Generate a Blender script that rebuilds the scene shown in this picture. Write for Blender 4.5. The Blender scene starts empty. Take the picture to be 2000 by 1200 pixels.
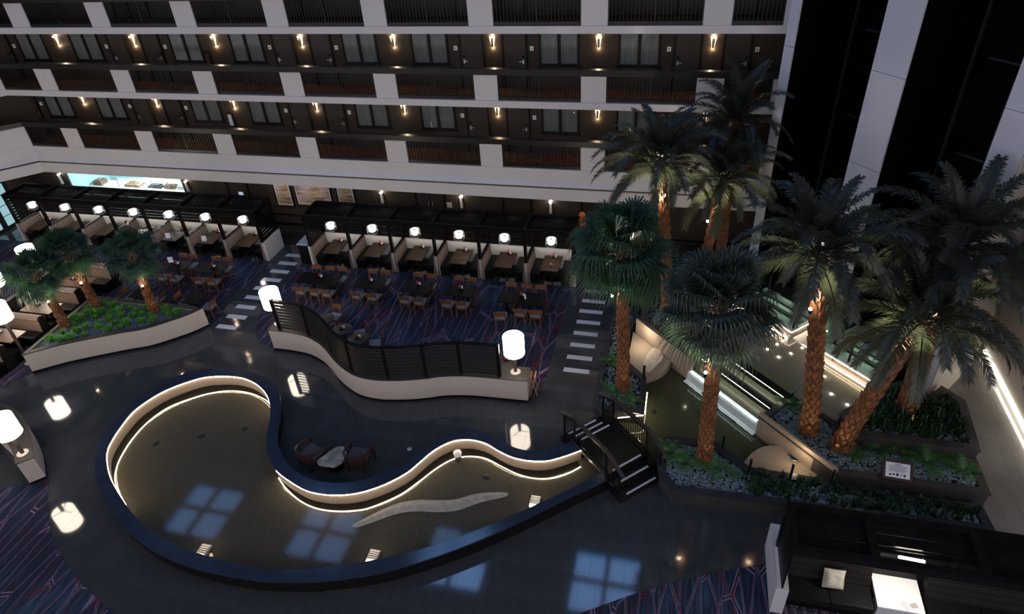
import bpy, bmesh, math, random
from mathutils import Matrix, Vector
from mathutils.geometry import tessellate_polygon
R = random.Random(7)
S = bpy.context.scene
COL = S.collection
PI = math.pi

# ------------------------------------------------------------------ camera
cam_d = bpy.data.cameras.new('camera')
cam = bpy.data.objects.new('camera', cam_d)
COL.objects.link(cam)
cam_d.sensor_fit = 'HORIZONTAL'
cam_d.sensor_width = 36.0
cam_d.lens = 23.634
cam_d.clip_end = 300
cam.matrix_world = Matrix(((0.970472, -0.090496, 0.223594, 0.0000), (0.234331, 0.573557, -0.784934, 0.0000), (-0.057211, 0.814151, 0.577827, 15.3000), (0, 0, 0, 1)))
S.camera = cam

# ------------------------------------------------------------------ world, exposure
world = bpy.data.worlds.new('dusk')
S.world = world
world.use_nodes = True
bg = world.node_tree.nodes['Background']
bg.inputs[0].default_value = (0.97, 0.92, 1.0, 1)
bg.inputs[1].default_value = 1.12
S.view_settings.view_transform = 'Standard'
S.view_settings.look = 'None'
S.view_settings.exposure = 0.0
S.view_settings.gamma = 1.0
S.view_settings.use_curve_mapping = False
S.cycles.use_denoising = True
S.cycles.max_bounces = 6
S.cycles.diffuse_bounces = 3
S.cycles.glossy_bounces = 3
S.cycles.transmission_bounces = 4
S.cycles.transparent_max_bounces = 12
S.cycles.caustics_reflective = False
S.cycles.caustics_refractive = False
S.cycles.sample_clamp_indirect = 3.0
S.cycles.sample_clamp_direct = 0.0

# skylights in the roof: dusk sky coming through the far row (roof at 20.2 m)
ROOF = 20.2
SKY = [(-1.98, 22.3), (-10.9, 22.3), (-19.6, 22.3), (-28.3, 22.3),
       (2.4, 10.5), (-6.4, 10.5), (-15.2, 10.5), (-24.0, 10.5)]  # nearer row is added, out of view, for more blue ambient light
for i, (sx, sy) in enumerate(SKY):
    ld = bpy.data.lights.new('skylight', 'AREA')
    ld.shape = 'SQUARE'
    ld.size = 3.7
    ld.color = (0.06, 0.37, 1.0)
    ld.energy = 200
    lo = bpy.data.objects.new('skylight_daylight', ld)
    lo.location = (sx, sy, ROOF - 0.02)
    COL.objects.link(lo)

# ------------------------------------------------------------------ materials
MATS = {}
def nt(name):
    m = bpy.data.materials.new(name)
    m.use_nodes = True
    t = m.node_tree
    return m, t, t.nodes['Principled BSDF']
def mat(name, col, rough=0.6, metal=0.0, spec=0.5, emit=0.0, ecol=None, noise=None, bump=None, coat=0.0, alpha=1.0):
    m, t, b = nt(name)
    b.inputs['Base Color'].default_value = (*col, 1)
    b.inputs['Roughness'].default_value = rough
    b.inputs['Metallic'].default_value = metal
    b.inputs['Specular IOR Level'].default_value = spec
    b.inputs['Coat Weight'].default_value = coat
    b.inputs['Alpha'].default_value = alpha
    if emit:
        b.inputs['Emission Color'].default_value = (*(ecol or col), 1)
        b.inputs['Emission Strength'].default_value = emit
    if noise or bump:
        tc = t.nodes.new('ShaderNodeTexCoord')
        n = t.nodes.new('ShaderNodeTexNoise')
        sc = noise[0] if noise else bump[0]
        mp = t.nodes.new('ShaderNodeMapping')
        st = noise[2] if noise and len(noise) > 2 else (1, 1, 1)
        mp.inputs['Scale'].default_value = st
        t.links.new(tc.outputs['Object'], mp.inputs[0])
        t.links.new(mp.outputs[0], n.inputs['Vector'])
        n.inputs['Scale'].default_value = sc
        n.inputs['Detail'].default_value = 4
        if noise:
            r = t.nodes.new('ShaderNodeValToRGB')
            a = noise[1]
            r.color_ramp.elements[0].position = 0.3
            r.color_ramp.elements[1].position = 0.7
            r.color_ramp.elements[0].color = (*[max(0, c * (1 - a)) for c in col], 1)
            r.color_ramp.elements[1].color = (*[min(1, c * (1 + a)) for c in col], 1)
            t.links.new(n.outputs['Fac'], r.inputs[0])
            t.links.new(r.outputs[0], b.inputs['Base Color'])
        if bump:
            bp = t.nodes.new('ShaderNodeBump')
            bp.inputs['Strength'].default_value = bump[1]
            bp.inputs['Distance'].default_value = bump[2] if len(bump) > 2 else 0.02
            if noise and bump[0] != noise[0]:
                n2 = t.nodes.new('ShaderNodeTexNoise')
                n2.inputs['Scale'].default_value = bump[0]
                t.links.new(mp.outputs[0], n2.inputs['Vector'])
                t.links.new(n2.outputs['Fac'], bp.inputs['Height'])
            else:
                t.links.new(n.outputs['Fac'], bp.inputs['Height'])
            t.links.new(bp.outputs[0], b.inputs['Normal'])
    MATS[name] = m
    return m
def emi(name, col, s):
    m = bpy.data.materials.new(name)
    m.use_nodes = True
    t = m.node_tree
    t.nodes.clear()
    e = t.nodes.new('ShaderNodeEmission')
    o = t.nodes.new('ShaderNodeOutputMaterial')
    e.inputs[0].default_value = (*col, 1)
    e.inputs[1].default_value = s
    t.links.new(e.outputs[0], o.inputs[0])
    MATS[name] = m
    return m
def thin(name, tint, ior=1.33, rough=0.02, bumpscale=None, bumpstr=0.1, opac=0.0, ocol=(1, 1, 1)):
    # clear sheet: fresnel mix of see-through and mirror
    m = bpy.data.materials.new(name)
    m.use_nodes = True
    t = m.node_tree
    t.nodes.clear()
    o = t.nodes.new('ShaderNodeOutputMaterial')
    tr = t.nodes.new('ShaderNodeBsdfTransparent')
    tr.inputs[0].default_value = (*tint, 1)
    gl = t.nodes.new('ShaderNodeBsdfGlossy')
    gl.inputs['Roughness'].default_value = rough
    fr = t.nodes.new('ShaderNodeFresnel')
    ge = t.nodes.new('ShaderNodeNewGeometry')
    mi = t.nodes.new('ShaderNodeMapRange')      # same reflectance from both sides of the sheet
    mi.inputs['To Min'].default_value = ior
    mi.inputs['To Max'].default_value = 1.0 / ior
    t.links.new(ge.outputs['Backfacing'], mi.inputs['Value'])
    t.links.new(mi.outputs[0], fr.inputs[0])
    mx = t.nodes.new('ShaderNodeMixShader')
    t.links.new(fr.outputs[0], mx.inputs[0])
    src = tr
    if opac:
        df = t.nodes.new('ShaderNodeBsdfDiffuse')
        df.inputs[0].default_value = (*ocol, 1)
        m2 = t.nodes.new('ShaderNodeMixShader')
        m2.inputs[0].default_value = opac
        t.links.new(tr.outputs[0], m2.inputs[1])
        t.links.new(df.outputs[0], m2.inputs[2])
        src = m2
    t.links.new(src.outputs[0], mx.inputs[1])
    t.links.new(gl.outputs[0], mx.inputs[2])
    if bumpscale:
        tc = t.nodes.new('ShaderNodeTexCoord')
        n = t.nodes.new('ShaderNodeTexNoise')
        n.inputs['Scale'].default_value = bumpscale
        bp = t.nodes.new('ShaderNodeBump')
        bp.inputs['Strength'].default_value = bumpstr
        bp.inputs['Distance'].default_value = 0.02
        t.links.new(tc.outputs['Object'], n.inputs['Vector'])
        t.links.new(n.outputs['Fac'], bp.inputs['Height'])
        t.links.new(bp.outputs[0], gl.inputs['Normal'])
        t.links.new(bp.outputs[0], fr.inputs['Normal'])
    t.links.new(mx.outputs[0], o.inputs[0])
    MATS[name] = m
    return m

mat('tile', (0.040, 0.043, 0.048), rough=0.06, spec=0.5, noise=(1.2, 0.14, (2, 1, 1)))  # slight blue tint stands in for skylight reflected in the floor
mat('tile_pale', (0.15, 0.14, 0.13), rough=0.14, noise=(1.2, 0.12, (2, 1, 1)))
mat('grout', (0.012, 0.012, 0.012), rough=0.8)
mat('tile_white', (0.55, 0.56, 0.60), rough=0.25)
mat('facade_white', (0.56, 0.52, 0.485), rough=0.65, noise=(0.6, 0.04))
mat('column_white', (0.47, 0.46, 0.50), rough=0.6, noise=(0.5, 0.04))
mat('ledge_stone', (0.022, 0.030, 0.050), rough=0.14, noise=(3, 0.2))  # blue in this colour stands in for the reflected skylit ceiling
mat('planter_stone', (0.045, 0.041, 0.040), rough=0.3, noise=(2.5, 0.25))
mat('aggregate', (0.30, 0.235, 0.175), rough=0.7, noise=(60, 0.35), bump=(60, 0.4, 0.01))
mat('pool_floor', (0.072, 0.060, 0.044), rough=0.8, noise=(40, 0.4), bump=(40, 0.3, 0.01))
mat('pool_floor_green', (0.05, 0.058, 0.028), rough=0.8, noise=(35, 0.4))
mat('step_water', (0.13, 0.15, 0.08), rough=0.3, noise=(30, 0.3))
mat('fall_foam', (0.85, 0.92, 0.90), rough=0.8, alpha=0.8)
mat('pool_floor_grey', (0.24, 0.22, 0.19), rough=0.8, noise=(45, 0.4))
mat('black_stone', (0.008, 0.008, 0.0085), rough=0.25, spec=0.25)
mat('cream_wall', (0.46, 0.40, 0.345), rough=0.6, noise=(25, 0.05))
mat('plinth', (0.006, 0.006, 0.007), rough=0.4, spec=0.15)
mat('dark_wood', (0.007, 0.0065, 0.0065), rough=0.30, spec=0.12, noise=(3, 0.35, (1, 1, 12)))
mat('dark_top', (0.035, 0.03, 0.028), rough=0.4, spec=0.25, noise=(8, 0.3, (1, 10, 1)))
mat('brown_wall', (0.045, 0.035, 0.028), rough=0.6, spec=0.2, noise=(40, 0.3), bump=(70, 0.3, 0.01))
mat('room_wall', (0.040, 0.030, 0.022), rough=0.55, spec=0.2, noise=(60, 0.35), bump=(120, 0.35, 0.01))
mat('door_brown', (0.038, 0.030, 0.025), rough=0.45, spec=0.25, noise=(4, 0.25, (8, 1, 1)))
mat('frame_dark', (0.010, 0.0085, 0.0075), rough=0.45, spec=0.15)
mat('rail_dark', (0.018, 0.015, 0.013), rough=0.3, spec=0.25)
mat('metal_black', (0.006, 0.006, 0.006), rough=0.4, spec=0.15)
mat('steel', (0.55, 0.55, 0.55), rough=0.3, metal=1.0)
mat('curtain', (0.17, 0.18, 0.175), rough=0.8, noise=(3, 0.4, (14, 1, 0.3)))
mat('white_plastic', (0.75, 0.75, 0.75), rough=0.4)
mat('paper', (0.70, 0.72, 0.78), rough=0.6)
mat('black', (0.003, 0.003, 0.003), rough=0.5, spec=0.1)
mat('shaft_black', (0.002, 0.002, 0.0024), rough=0.5, spec=0.03)
mat('shaft_edge', (0.018, 0.018, 0.021), rough=0.35, spec=0.3)
mat('chair_wood', (0.13, 0.05, 0.018), rough=0.4, noise=(6, 0.3, (1, 8, 1)))
mat('chair_seat', (0.17, 0.18, 0.19), rough=0.7)
mat('table_black', (0.009, 0.008, 0.008), rough=0.5, spec=0.05, noise=(9, 0.4, (1, 12, 1)))
mat('booth_table', (0.050, 0.032, 0.021), rough=0.35, spec=0.3, noise=(7, 0.4, (14, 1, 1)))
mat('black_leather', (0.006, 0.006, 0.006), rough=0.33, spec=0.25)
mat('white_panel', (0.66, 0.63, 0.58), rough=0.6)
mat('divider_cap', (0.36, 0.34, 0.33), rough=0.5)
mat('tan_leather', (0.24, 0.16, 0.115), rough=0.42, noise=(2, 0.15))
mat('tan_wood', (0.20, 0.11, 0.07), rough=0.35, noise=(5, 0.3, (1, 10, 1)))
mat('red', (0.45, 0.02, 0.015), rough=0.35)
mat('orange', (0.75, 0.17, 0.03), rough=0.5)
mat('lamp_pole', (0.05, 0.04, 0.032), rough=0.4)
mat('lamp_base', (0.42, 0.38, 0.34), rough=0.4)
mat('palm_trunk', (0.16, 0.062, 0.021), rough=0.8, noise=(5, 0.6))
mat('palm_core', (0.05, 0.02, 0.008), rough=0.9)
mat('rachis', (0.10, 0.10, 0.045), rough=0.5)
mat('grass', (0.075, 0.27, 0.02), rough=0.6, noise=(4, 0.4))
mat('strap_leaf', (0.012, 0.045, 0.014), rough=0.4, noise=(5, 0.4))
mat('fern_leaf', (0.035, 0.13, 0.028), rough=0.45, noise=(5, 0.4))
mat('pebble', (0.115, 0.165, 0.195), rough=0.5, noise=(9, 0.4))
mat('gravel', (0.10, 0.14, 0.18), rough=0.7, noise=(14, 0.4))
mat('soil', (0.012, 0.012, 0.013), rough=0.9)
mat('armchair_wood', (0.03, 0.013, 0.008), rough=0.4, spec=0.3)
mat('armchair_seat', (0.045, 0.03, 0.045), rough=0.7, noise=(40, 0.4))
mat('mirror_stone', (0.42, 0.38, 0.33), rough=0.12, metal=0.35, noise=(3.2, 0.5))
mat('cap_stone', (0.028, 0.031, 0.039), rough=0.25, spec=0.4, noise=(3, 0.2))
mat('pillow', (0.40, 0.37, 0.30), rough=0.7, noise=(60, 0.4), bump=(90, 0.5, 0.01))
mat('cushion_white', (0.80, 0.79, 0.76), rough=0.4)
mat('drain', (0.012, 0.012, 0.012), rough=0.5)
mat('foam', (0.78, 0.70, 0.58), rough=0.8, alpha=0.38, noise=(5, 0.2))
mat('skin', (0.55, 0.33, 0.22), rough=0.55)
mat('dark_cloth', (0.03, 0.022, 0.03), rough=0.8)
mat('hair', (0.02, 0.012, 0.008), rough=0.6)
mat('concrete_ceiling', (0.06, 0.058, 0.06), rough=0.8)
mat('tan_wall', (0.40, 0.345, 0.30), rough=0.6, noise=(1, 0.05))
mat('kitchen_white', (0.55, 0.72, 0.75), rough=0.4)
mat('easel_wood', (0.42, 0.22, 0.08), rough=0.5)
mat('gold_plate', (0.55, 0.38, 0.16), rough=0.35, metal=0.6)
emi('shade', (1.0, 0.88, 0.72), 19.0)
emi('pendant_glow', (1.0, 0.97, 0.90), 2.4)
emi('led', (1.0, 0.82, 0.60), 18.0)
emi('led_pool', (1.0, 0.80, 0.56), 30.0)
emi('led_floor', (1.0, 0.84, 0.62), 5.0)
emi('led_white', (1.0, 0.93, 0.80), 14.0)
emi('bulb', (1.0, 0.88, 0.70), 60.0)
emi('sconce_glow', (1.0, 0.78, 0.50), 10.0)
emi('wall_glow', (1.0, 0.92, 0.80), 8.0)
emi('kitchen_glow', (0.70, 0.95, 1.0), 2.6)
emi('screen', (0.45, 0.75, 0.85), 0.7)
emi('white_glow', (0.80, 0.97, 0.93), 14.0)
emi('lit_top', (1.0, 0.98, 0.94), 1.4)
thin('water', (0.88, 0.88, 0.82), 1.33, 0.055)
thin('glass', (0.86, 0.95, 0.90), 1.45, 0.02)
thin('glass_green', (0.78, 0.92, 0.84), 1.45, 0.02)
thin('glass_clear', (0.97, 0.98, 0.98), 1.35, 0.03)
thin('pendant_glass', (0.93, 0.94, 0.94), 1.5, 0.03, None, 0, 0.14, (0.8, 0.82, 0.82))
thin('window_glass', (0.92, 0.93, 0.93), 1.25, 0.03)
thin('falling_water', (0.95, 1.0, 1.0), 1.33, 0.15, 14.0, 0.8, 0.75, (0.85, 0.95, 0.93))

def leafmat(name, col, trans, tfac=0.4):
    m = bpy.data.materials.new(name)
    m.use_nodes = True
    t = m.node_tree
    b = t.nodes['Principled BSDF']
    b.inputs['Roughness'].default_value = 0.4
    b.inputs['Specular IOR Level'].default_value = 0.5
    tc = t.nodes.new('ShaderNodeTexCoord')
    n = t.nodes.new('ShaderNodeTexNoise')
    n.inputs['Scale'].default_value = 2.5
    t.links.new(tc.outputs['Object'], n.inputs['Vector'])
    r = t.nodes.new('ShaderNodeValToRGB')
    r.color_ramp.elements[0].position = 0.3
    r.color_ramp.elements[1].position = 0.7
    r.color_ramp.elements[0].color = (*[c * 0.65 for c in col], 1)
    r.color_ramp.elements[1].color = (*[c * 1.35 for c in col], 1)
    t.links.new(n.outputs['Fac'], r.inputs[0])
    t.links.new(r.outputs[0], b.inputs['Base Color'])
    tl = t.nodes.new('ShaderNodeBsdfTranslucent')
    tl.inputs[0].default_value = (*trans, 1)
    mx = t.nodes.new('ShaderNodeMixShader')
    mx.inputs[0].default_value = tfac
    o = t.nodes['Material Output']
    t.links.new(b.outputs[0], mx.inputs[1])
    t.links.new(tl.outputs[0], mx.inputs[2])
    t.links.new(mx.outputs[0], o.inputs[0])
    MATS[name] = m
leafmat('date_leaf', (0.026, 0.029, 0.025), (0.13, 0.15, 0.08), 0.3)
leafmat('fan_leaf', (0.020, 0.046, 0.030), (0.08, 0.20, 0.08), 0.3)
leafmat('fan_leaf_grey', (0.034, 0.043, 0.040), (0.10, 0.16, 0.08), 0.3)

def carpet(name, ground0, ground1, line, scale=0.9, red=(0.16, 0.012, 0.02)):
    m, t, b = nt(name)
    tc = t.nodes.new('ShaderNodeTexCoord')
    mp = t.nodes.new('ShaderNodeMapping')
    mp.inputs['Rotation'].default_value = (0, 0, math.radians(-14))
    mp.inputs['Scale'].default_value = (3.1 * scale, 0.52 * scale, 1)
    t.links.new(tc.outputs['Object'], mp.inputs[0])
    # streaky ground
    mps = t.nodes.new('ShaderNodeMapping')
    mps.inputs['Rotation'].default_value = (0, 0, math.radians(-10))
    mps.inputs['Scale'].default_value = (9, 0.7, 1)
    t.links.new(tc.outputs['Object'], mps.inputs[0])
    n1 = t.nodes.new('ShaderNodeTexNoise')
    n1.inputs['Scale'].default_value = 1.6
    n1.inputs['Detail'].default_value = 5
    t.links.new(mps.outputs[0], n1.inputs['Vector'])
    n0 = t.nodes.new('ShaderNodeTexNoise')
    n0.inputs['Scale'].default_value = 0.35
    t.links.new(tc.outputs['Object'], n0.inputs['Vector'])
    mxn = t.nodes.new('ShaderNodeMath')
    mxn.operation = 'MULTIPLY_ADD'
    mxn.inputs[1].default_value = 0.6
    t.links.new(n1.outputs['Fac'], mxn.inputs[0])
    ml = t.nodes.new('ShaderNodeMath')
    ml.operation = 'MULTIPLY'
    ml.inputs[1].default_value = 0.45
    t.links.new(n0.outputs['Fac'], ml.inputs[0])
    t.links.new(ml.outputs[0], mxn.inputs[2])
    r = t.nodes.new('ShaderNodeValToRGB')
    r.color_ramp.elements[0].position = 0.40
    r.color_ramp.elements[0].color = (*ground0, 1)
    r.color_ramp.elements[1].position = 0.66
    r.color_ramp.elements[1].color = (*ground1, 1)
    e = r.color_ramp.elements.new(0.54)
    e.color = (*[(a + c) * 0.32 for a, c in zip(ground0, ground1)], 1)
    t.links.new(mxn.outputs[0], r.inputs[0])
    # crossing double lines
    def lines(sc, seed, w0, w1):
        v = t.nodes.new('ShaderNodeTexVoronoi')
        v.feature = 'DISTANCE_TO_EDGE'
        v.inputs['Scale'].default_value = sc
        mo = t.nodes.new('ShaderNodeMapping')
        mo.inputs['Location'].default_value = (seed, seed * 0.7, 0)
        t.links.new(mp.outputs[0], mo.inputs[0])
        t.links.new(mo.outputs[0], v.inputs['Vector'])
        cr = t.nodes.new('ShaderNodeValToRGB')
        cr.color_ramp.interpolation = 'CONSTANT'
        cr.color_ramp.elements[0].position = 0
        cr.color_ramp.elements[0].color = (0, 0, 0, 1)
        cr.color_ramp.elements[1].position = w0
        cr.color_ramp.elements[1].color = (1, 1, 1, 1)
        e2 = cr.color_ramp.elements.new(w1)
        e2.color = (0, 0, 0, 1)
        t.links.new(v.outputs['Distance'], cr.inputs[0])
        return cr
    l1 = lines(1.0, 3.1, 0.013, 0.028)
    l2 = lines(0.8, 11.7, 0.009, 0.021)
    n2 = t.nodes.new('ShaderNodeTexNoise')
    n2.inputs['Scale'].default_value = 0.22
    t.links.new(tc.outputs['Object'], n2.inputs['Vector'])
    gt = t.nodes.new('ShaderNodeMath')
    gt.operation = 'GREATER_THAN'
    gt.inputs[1].default_value = 0.47
    t.links.new(n2.outputs['Fac'], gt.inputs[0])
    mu = t.nodes.new('ShaderNodeMath')
    mu.operation = 'MULTIPLY'
    t.links.new(l2.outputs[0], mu.inputs[0])
    t.links.new(gt.outputs[0], mu.inputs[1])
    m1 = t.nodes.new('ShaderNodeMix')
    m1.data_type = 'RGBA'
    t.links.new(l1.outputs[0], m1.inputs[0])
    t.links.new(r.outputs[0], m1.inputs[6])
    m1.inputs[7].default_value = (*line, 1)
    m2 = t.nodes.new('ShaderNodeMix')
    m2.data_type = 'RGBA'
    t.links.new(mu.outputs[0], m2.inputs[0])
    t.links.new(m1.outputs[2], m2.inputs[6])
    m2.inputs[7].default_value = (*red, 1)
    t.links.new(m2.outputs[2], b.inputs['Base Color'])
    b.inputs['Roughness'].default_value = 0.95
    b.inputs['Specular IOR Level'].default_value = 0.1
    MATS[name] = m
carpet('carpet', (0.024, 0.014, 0.030), (0.032, 0.062, 0.10), (0.21, 0.135, 0.20), red=(0.13, 0.014, 0.02))
carpet('hall_carpet', (0.10, 0.03, 0.025), (0.16, 0.11, 0.07), (0.22, 0.16, 0.10), 2.2)

def plaid(name):
    m, t, b = nt(name)
    tc = t.nodes.new('ShaderNodeTexCoord')
    sx = t.nodes.new('ShaderNodeSeparateXYZ')
    t.links.new(tc.outputs['Object'], sx.inputs[0])
    ad = t.nodes.new('ShaderNodeMath')
    t.links.new(sx.outputs[0], ad.inputs[0]); t.links.new(sx.outputs[1], ad.inputs[1])
    mp = t.nodes.new('ShaderNodeCombineXYZ')
    t.links.new(ad.outputs[0], mp.inputs[0]); t.links.new(sx.outputs[2], mp.inputs[1])
    br = t.nodes.new('ShaderNodeTexBrick')
    br.offset = 0.0
    br.inputs['Color1'].default_value = (0.13, 0.045, 0.035, 1)
    br.inputs['Color2'].default_value = (0.045, 0.03, 0.036, 1)
    br.inputs['Mortar'].default_value = (0.36, 0.30, 0.245, 1)
    br.inputs['Scale'].default_value = 1.0
    br.inputs['Mortar Size'].default_value = 0.014
    br.inputs['Brick Width'].default_value = 0.125
    br.inputs['Row Height'].default_value = 0.105
    t.links.new(mp.outputs[0], br.inputs['Vector'])
    t.links.new(br.outputs['Color'], b.inputs['Base Color'])
    b.inputs['Roughness'].default_value = 0.8
    MATS[name] = m
plaid('plaid')

def quilt(name):
    m, t, b = nt(name)
    b.inputs['Base Color'].default_value = (0.008, 0.0075, 0.007, 1)
    b.inputs['Roughness'].default_value = 0.34
    b.inputs['Specular IOR Level'].default_value = 0.15
    tc = t.nodes.new('ShaderNodeTexCoord')
    v = t.nodes.new('ShaderNodeTexVoronoi')
    v.inputs['Scale'].default_value = 17
    v.inputs['Randomness'].default_value = 0.15
    bp = t.nodes.new('ShaderNodeBump')
    bp.inputs['Strength'].default_value = 0.45
    bp.inputs['Distance'].default_value = 0.02
    bp.invert = True
    t.links.new(tc.outputs['Object'], v.inputs['Vector'])
    t.links.new(v.outputs['Distance'], bp.inputs['Height'])
    t.links.new(bp.outputs[0], b.inputs['Normal'])
    MATS[name] = m
quilt('quilt')

def art(name, seed):
    m, t, b = nt(name)
    tc = t.nodes.new('ShaderNodeTexCoord')
    mp = t.nodes.new('ShaderNodeMapping')
    mp.inputs['Location'].default_value = (seed, 0, seed)
    mp.inputs['Scale'].default_value = (0.8, 1, 5)
    t.links.new(tc.outputs['Object'], mp.inputs[0])
    n = t.nodes.new('ShaderNodeTexNoise')
    n.inputs['Scale'].default_value = 1.6
    n.inputs['Detail'].default_value = 5
    t.links.new(mp.outputs[0], n.inputs['Vector'])
    r = t.nodes.new('ShaderNodeValToRGB')
    cr = r.color_ramp
    cr.elements[0].position = 0.28
    cr.elements[0].color = (0.16, 0.10, 0.30, 1)
    cr.elements[1].position = 0.72
    cr.elements[1].color = (0.75, 0.70, 0.66, 1)
    e = cr.elements.new(0.42); e.color = (0.30, 0.20, 0.10, 1)
    e = cr.elements.new(0.52); e.color = (0.55, 0.42, 0.25, 1)
    e = cr.elements.new(0.60); e.color = (0.45, 0.36, 0.55, 1)
    t.links.new(n.outputs['Fac'], r.inputs[0])
    t.links.new(r.outputs[0], b.inputs['Base Color'])
    b.inputs['Roughness'].default_value = 0.4
    MATS[name] = m
art('art', 2.0)

# ------------------------------------------------------------------ mesh helpers
class MB:
    def __init__(s):
        s.v, s.f, s.sm = [], [], []
    def add(s, vs, fs, smooth=False):
        o = len(s.v)
        s.v += [tuple(v) for v in vs]
        s.f += [tuple(i + o for i in f) for f in fs]
        s.sm += [smooth] * len(fs)
        return s
    def box(s, x0, x1, y0, y1, z0, z1):
        if x0 > x1: x0, x1 = x1, x0
        if y0 > y1: y0, y1 = y1, y0
        if z0 > z1: z0, z1 = z1, z0
        return s.prism([(x0, y0), (x1, y0), (x1, y1), (x0, y1)], z0, z1)
    def prism(s, poly, z0, z1):
        a = sum(poly[i][0] * poly[(i + 1) % len(poly)][1] - poly[(i + 1) % len(poly)][0] * poly[i][1] for i in range(len(poly)))
        if a < 0: poly = poly[::-1]
        n = len(poly)
        vs = [(x, y, z0) for x, y in poly] + [(x, y, z1) for x, y in poly]
        fs = [tuple(range(n - 1, -1, -1)), tuple(range(n, 2 * n))]
        fs += [(i, (i + 1) % n, n + (i + 1) % n, n + i) for i in range(n)]
        return s.add(vs, fs)
    def flat(s, poly, z):
        # triangulated level sheet, also for long winding outlines
        T = tessellate_polygon([[Vector((x, y, 0)) for x, y in poly]])
        F = []
        for a, b, c in T:
            pa, pb, pc = poly[a], poly[b], poly[c]
            if (pb[0] - pa[0]) * (pc[1] - pa[1]) - (pb[1] - pa[1]) * (pc[0] - pa[0]) < 0: b, c = c, b
            F.append((a, b, c))
        return s.add([(x, y, z) for x, y in poly], F)
    def obox(s, c, u, lu, v, lv, z0, z1):
        # box with plan axes u, v (unit 2-vectors) and half lengths lu, lv about c
        P = [(c[0] + a * lu * u[0] + b * lv * v[0], c[1] + a * lu * u[1] + b * lv * v[1]) for a, b in ((-1, -1), (1, -1), (1, 1), (-1, 1))]
        return s.prism(P, z0, z1)
    def bar(s, p, q, w, h=None, up=(0, 0, 1)):
        # rectangular bar from p to q
        h = h or w
        p, q = Vector(p), Vector(q)
        d = (q - p).normalized()
        upv = Vector(up)
        if abs(d.dot(upv)) > 0.98: upv = Vector((1, 0, 0))
        a = d.cross(upv).normalized() * (w / 2)
        b = a.cross(d).normalized() * (h / 2)
        vs = [p - a - b, p + a - b, p + a + b, p - a + b, q - a - b, q + a - b, q + a + b, q - a + b]
        return s.add(vs, [(0, 1, 2, 3), (7, 6, 5, 4), (4, 5, 1, 0), (5, 6, 2, 1), (6, 7, 3, 2), (7, 4, 0, 3)])
    def strip(s, A, B):
        # wall of quads between two equal polylines of 3-vectors
        n = len(A)
        return s.add(list(A) + list(B), [(i, i + 1, n + i + 1, n + i) for i in range(n - 1)])
    def tube(s, path, rad, n=8, caps=True, smooth=True):
        if not hasattr(rad, '__len__'): rad = [rad] * len(path)
        P = [Vector(p) for p in path]
        vs, fs = [], []
        prev = None
        for i, p in enumerate(P):
            d = (P[min(i + 1, len(P) - 1)] - P[max(i - 1, 0)]).normalized()
            if prev is None:
                ref = Vector((0, 0, 1)) if abs(d.z) < 0.9 else Vector((1, 0, 0))
                a = d.cross(ref).normalized()
            else:
                a = (prev - d * prev.dot(d)).normalized()
            prev = a
            b = d.cross(a)
            for k in range(n):
                t = 2 * PI * k / n
                vs.append(p + (a * math.cos(t) + b * math.sin(t)) * rad[i])
        for i in range(len(P) - 1):
            for k in range(n):
                k2 = (k + 1) % n
                fs.append((i * n + k, i * n + k2, (i + 1) * n + k2, (i + 1) * n + k))
        s.add(vs, fs, smooth)
        if caps:
            s.add(vs[:n], [tuple(range(n))[::-1]])
            s.add(vs[-n:], [tuple(range(n))])
        return s
    def lathe(s, prof, c=(0, 0, 0), n=20, smooth=True):
        vs, fs = [], []
        for r, z in prof:
            for k in range(n):
                t = 2 * PI * k / n
                vs.append((c[0] + r * math.cos(t), c[1] + r * math.sin(t), c[2] + z))
        for i in range(len(prof) - 1):
            for k in range(n):
                k2 = (k + 1) % n
                fs.append((i * n + k, i * n + k2, (i + 1) * n + k2, (i + 1) * n + k))
        return s.add(vs, fs, smooth)
    def ball(s, c, rx, ry=None, rz=None, nu=10, nv=6):
        ry = ry or rx; rz = rz or rx
        vs, fs = [(c[0], c[1], c[2] - rz)], []
        for i in range(1, nv):
            a = -PI / 2 + PI * i / nv
            for k in range(nu):
                t = 2 * PI * k / nu
                vs.append((c[0] + rx * math.cos(a) * math.cos(t), c[1] + ry * math.cos(a) * math.sin(t), c[2] + rz * math.sin(a)))
        vs.append((c[0], c[1], c[2] + rz))
        for k in range(nu):
            fs.append((0, 1 + (k + 1) % nu, 1 + k))
            fs.append((len(vs) - 1, 1 + (nv - 2) * nu + k, 1 + (nv - 2) * nu + (k + 1) % nu))
        for i in range(nv - 2):
            for k in range(nu):
                k2 = (k + 1) % nu
                fs.append((1 + i * nu + k, 1 + i * nu + k2, 1 + (i + 1) * nu + k2, 1 + (i + 1) * nu + k))
        return s.add(vs, fs, True)
    def shift(s, dx, dy, dz=0):
        s.v = [(x + dx, y + dy, z + dz) for x, y, z in s.v]
        return s
    def spin(s, a, c=(0, 0)):
        ca, sa = math.cos(a), math.sin(a)
        s.v = [(c[0] + (x - c[0]) * ca - (y - c[1]) * sa, c[1] + (x - c[0]) * sa + (y - c[1]) * ca, z) for x, y, z in s.v]
        return s
    def mesh(s, name, m):
        me = bpy.data.meshes.new(name)
        me.from_pydata(s.v, [], s.f)
        if any(s.sm):
            me.polygons.foreach_set('use_smooth', s.sm)
        me.materials.append(MATS[m])
        me.update()
        return me

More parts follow.
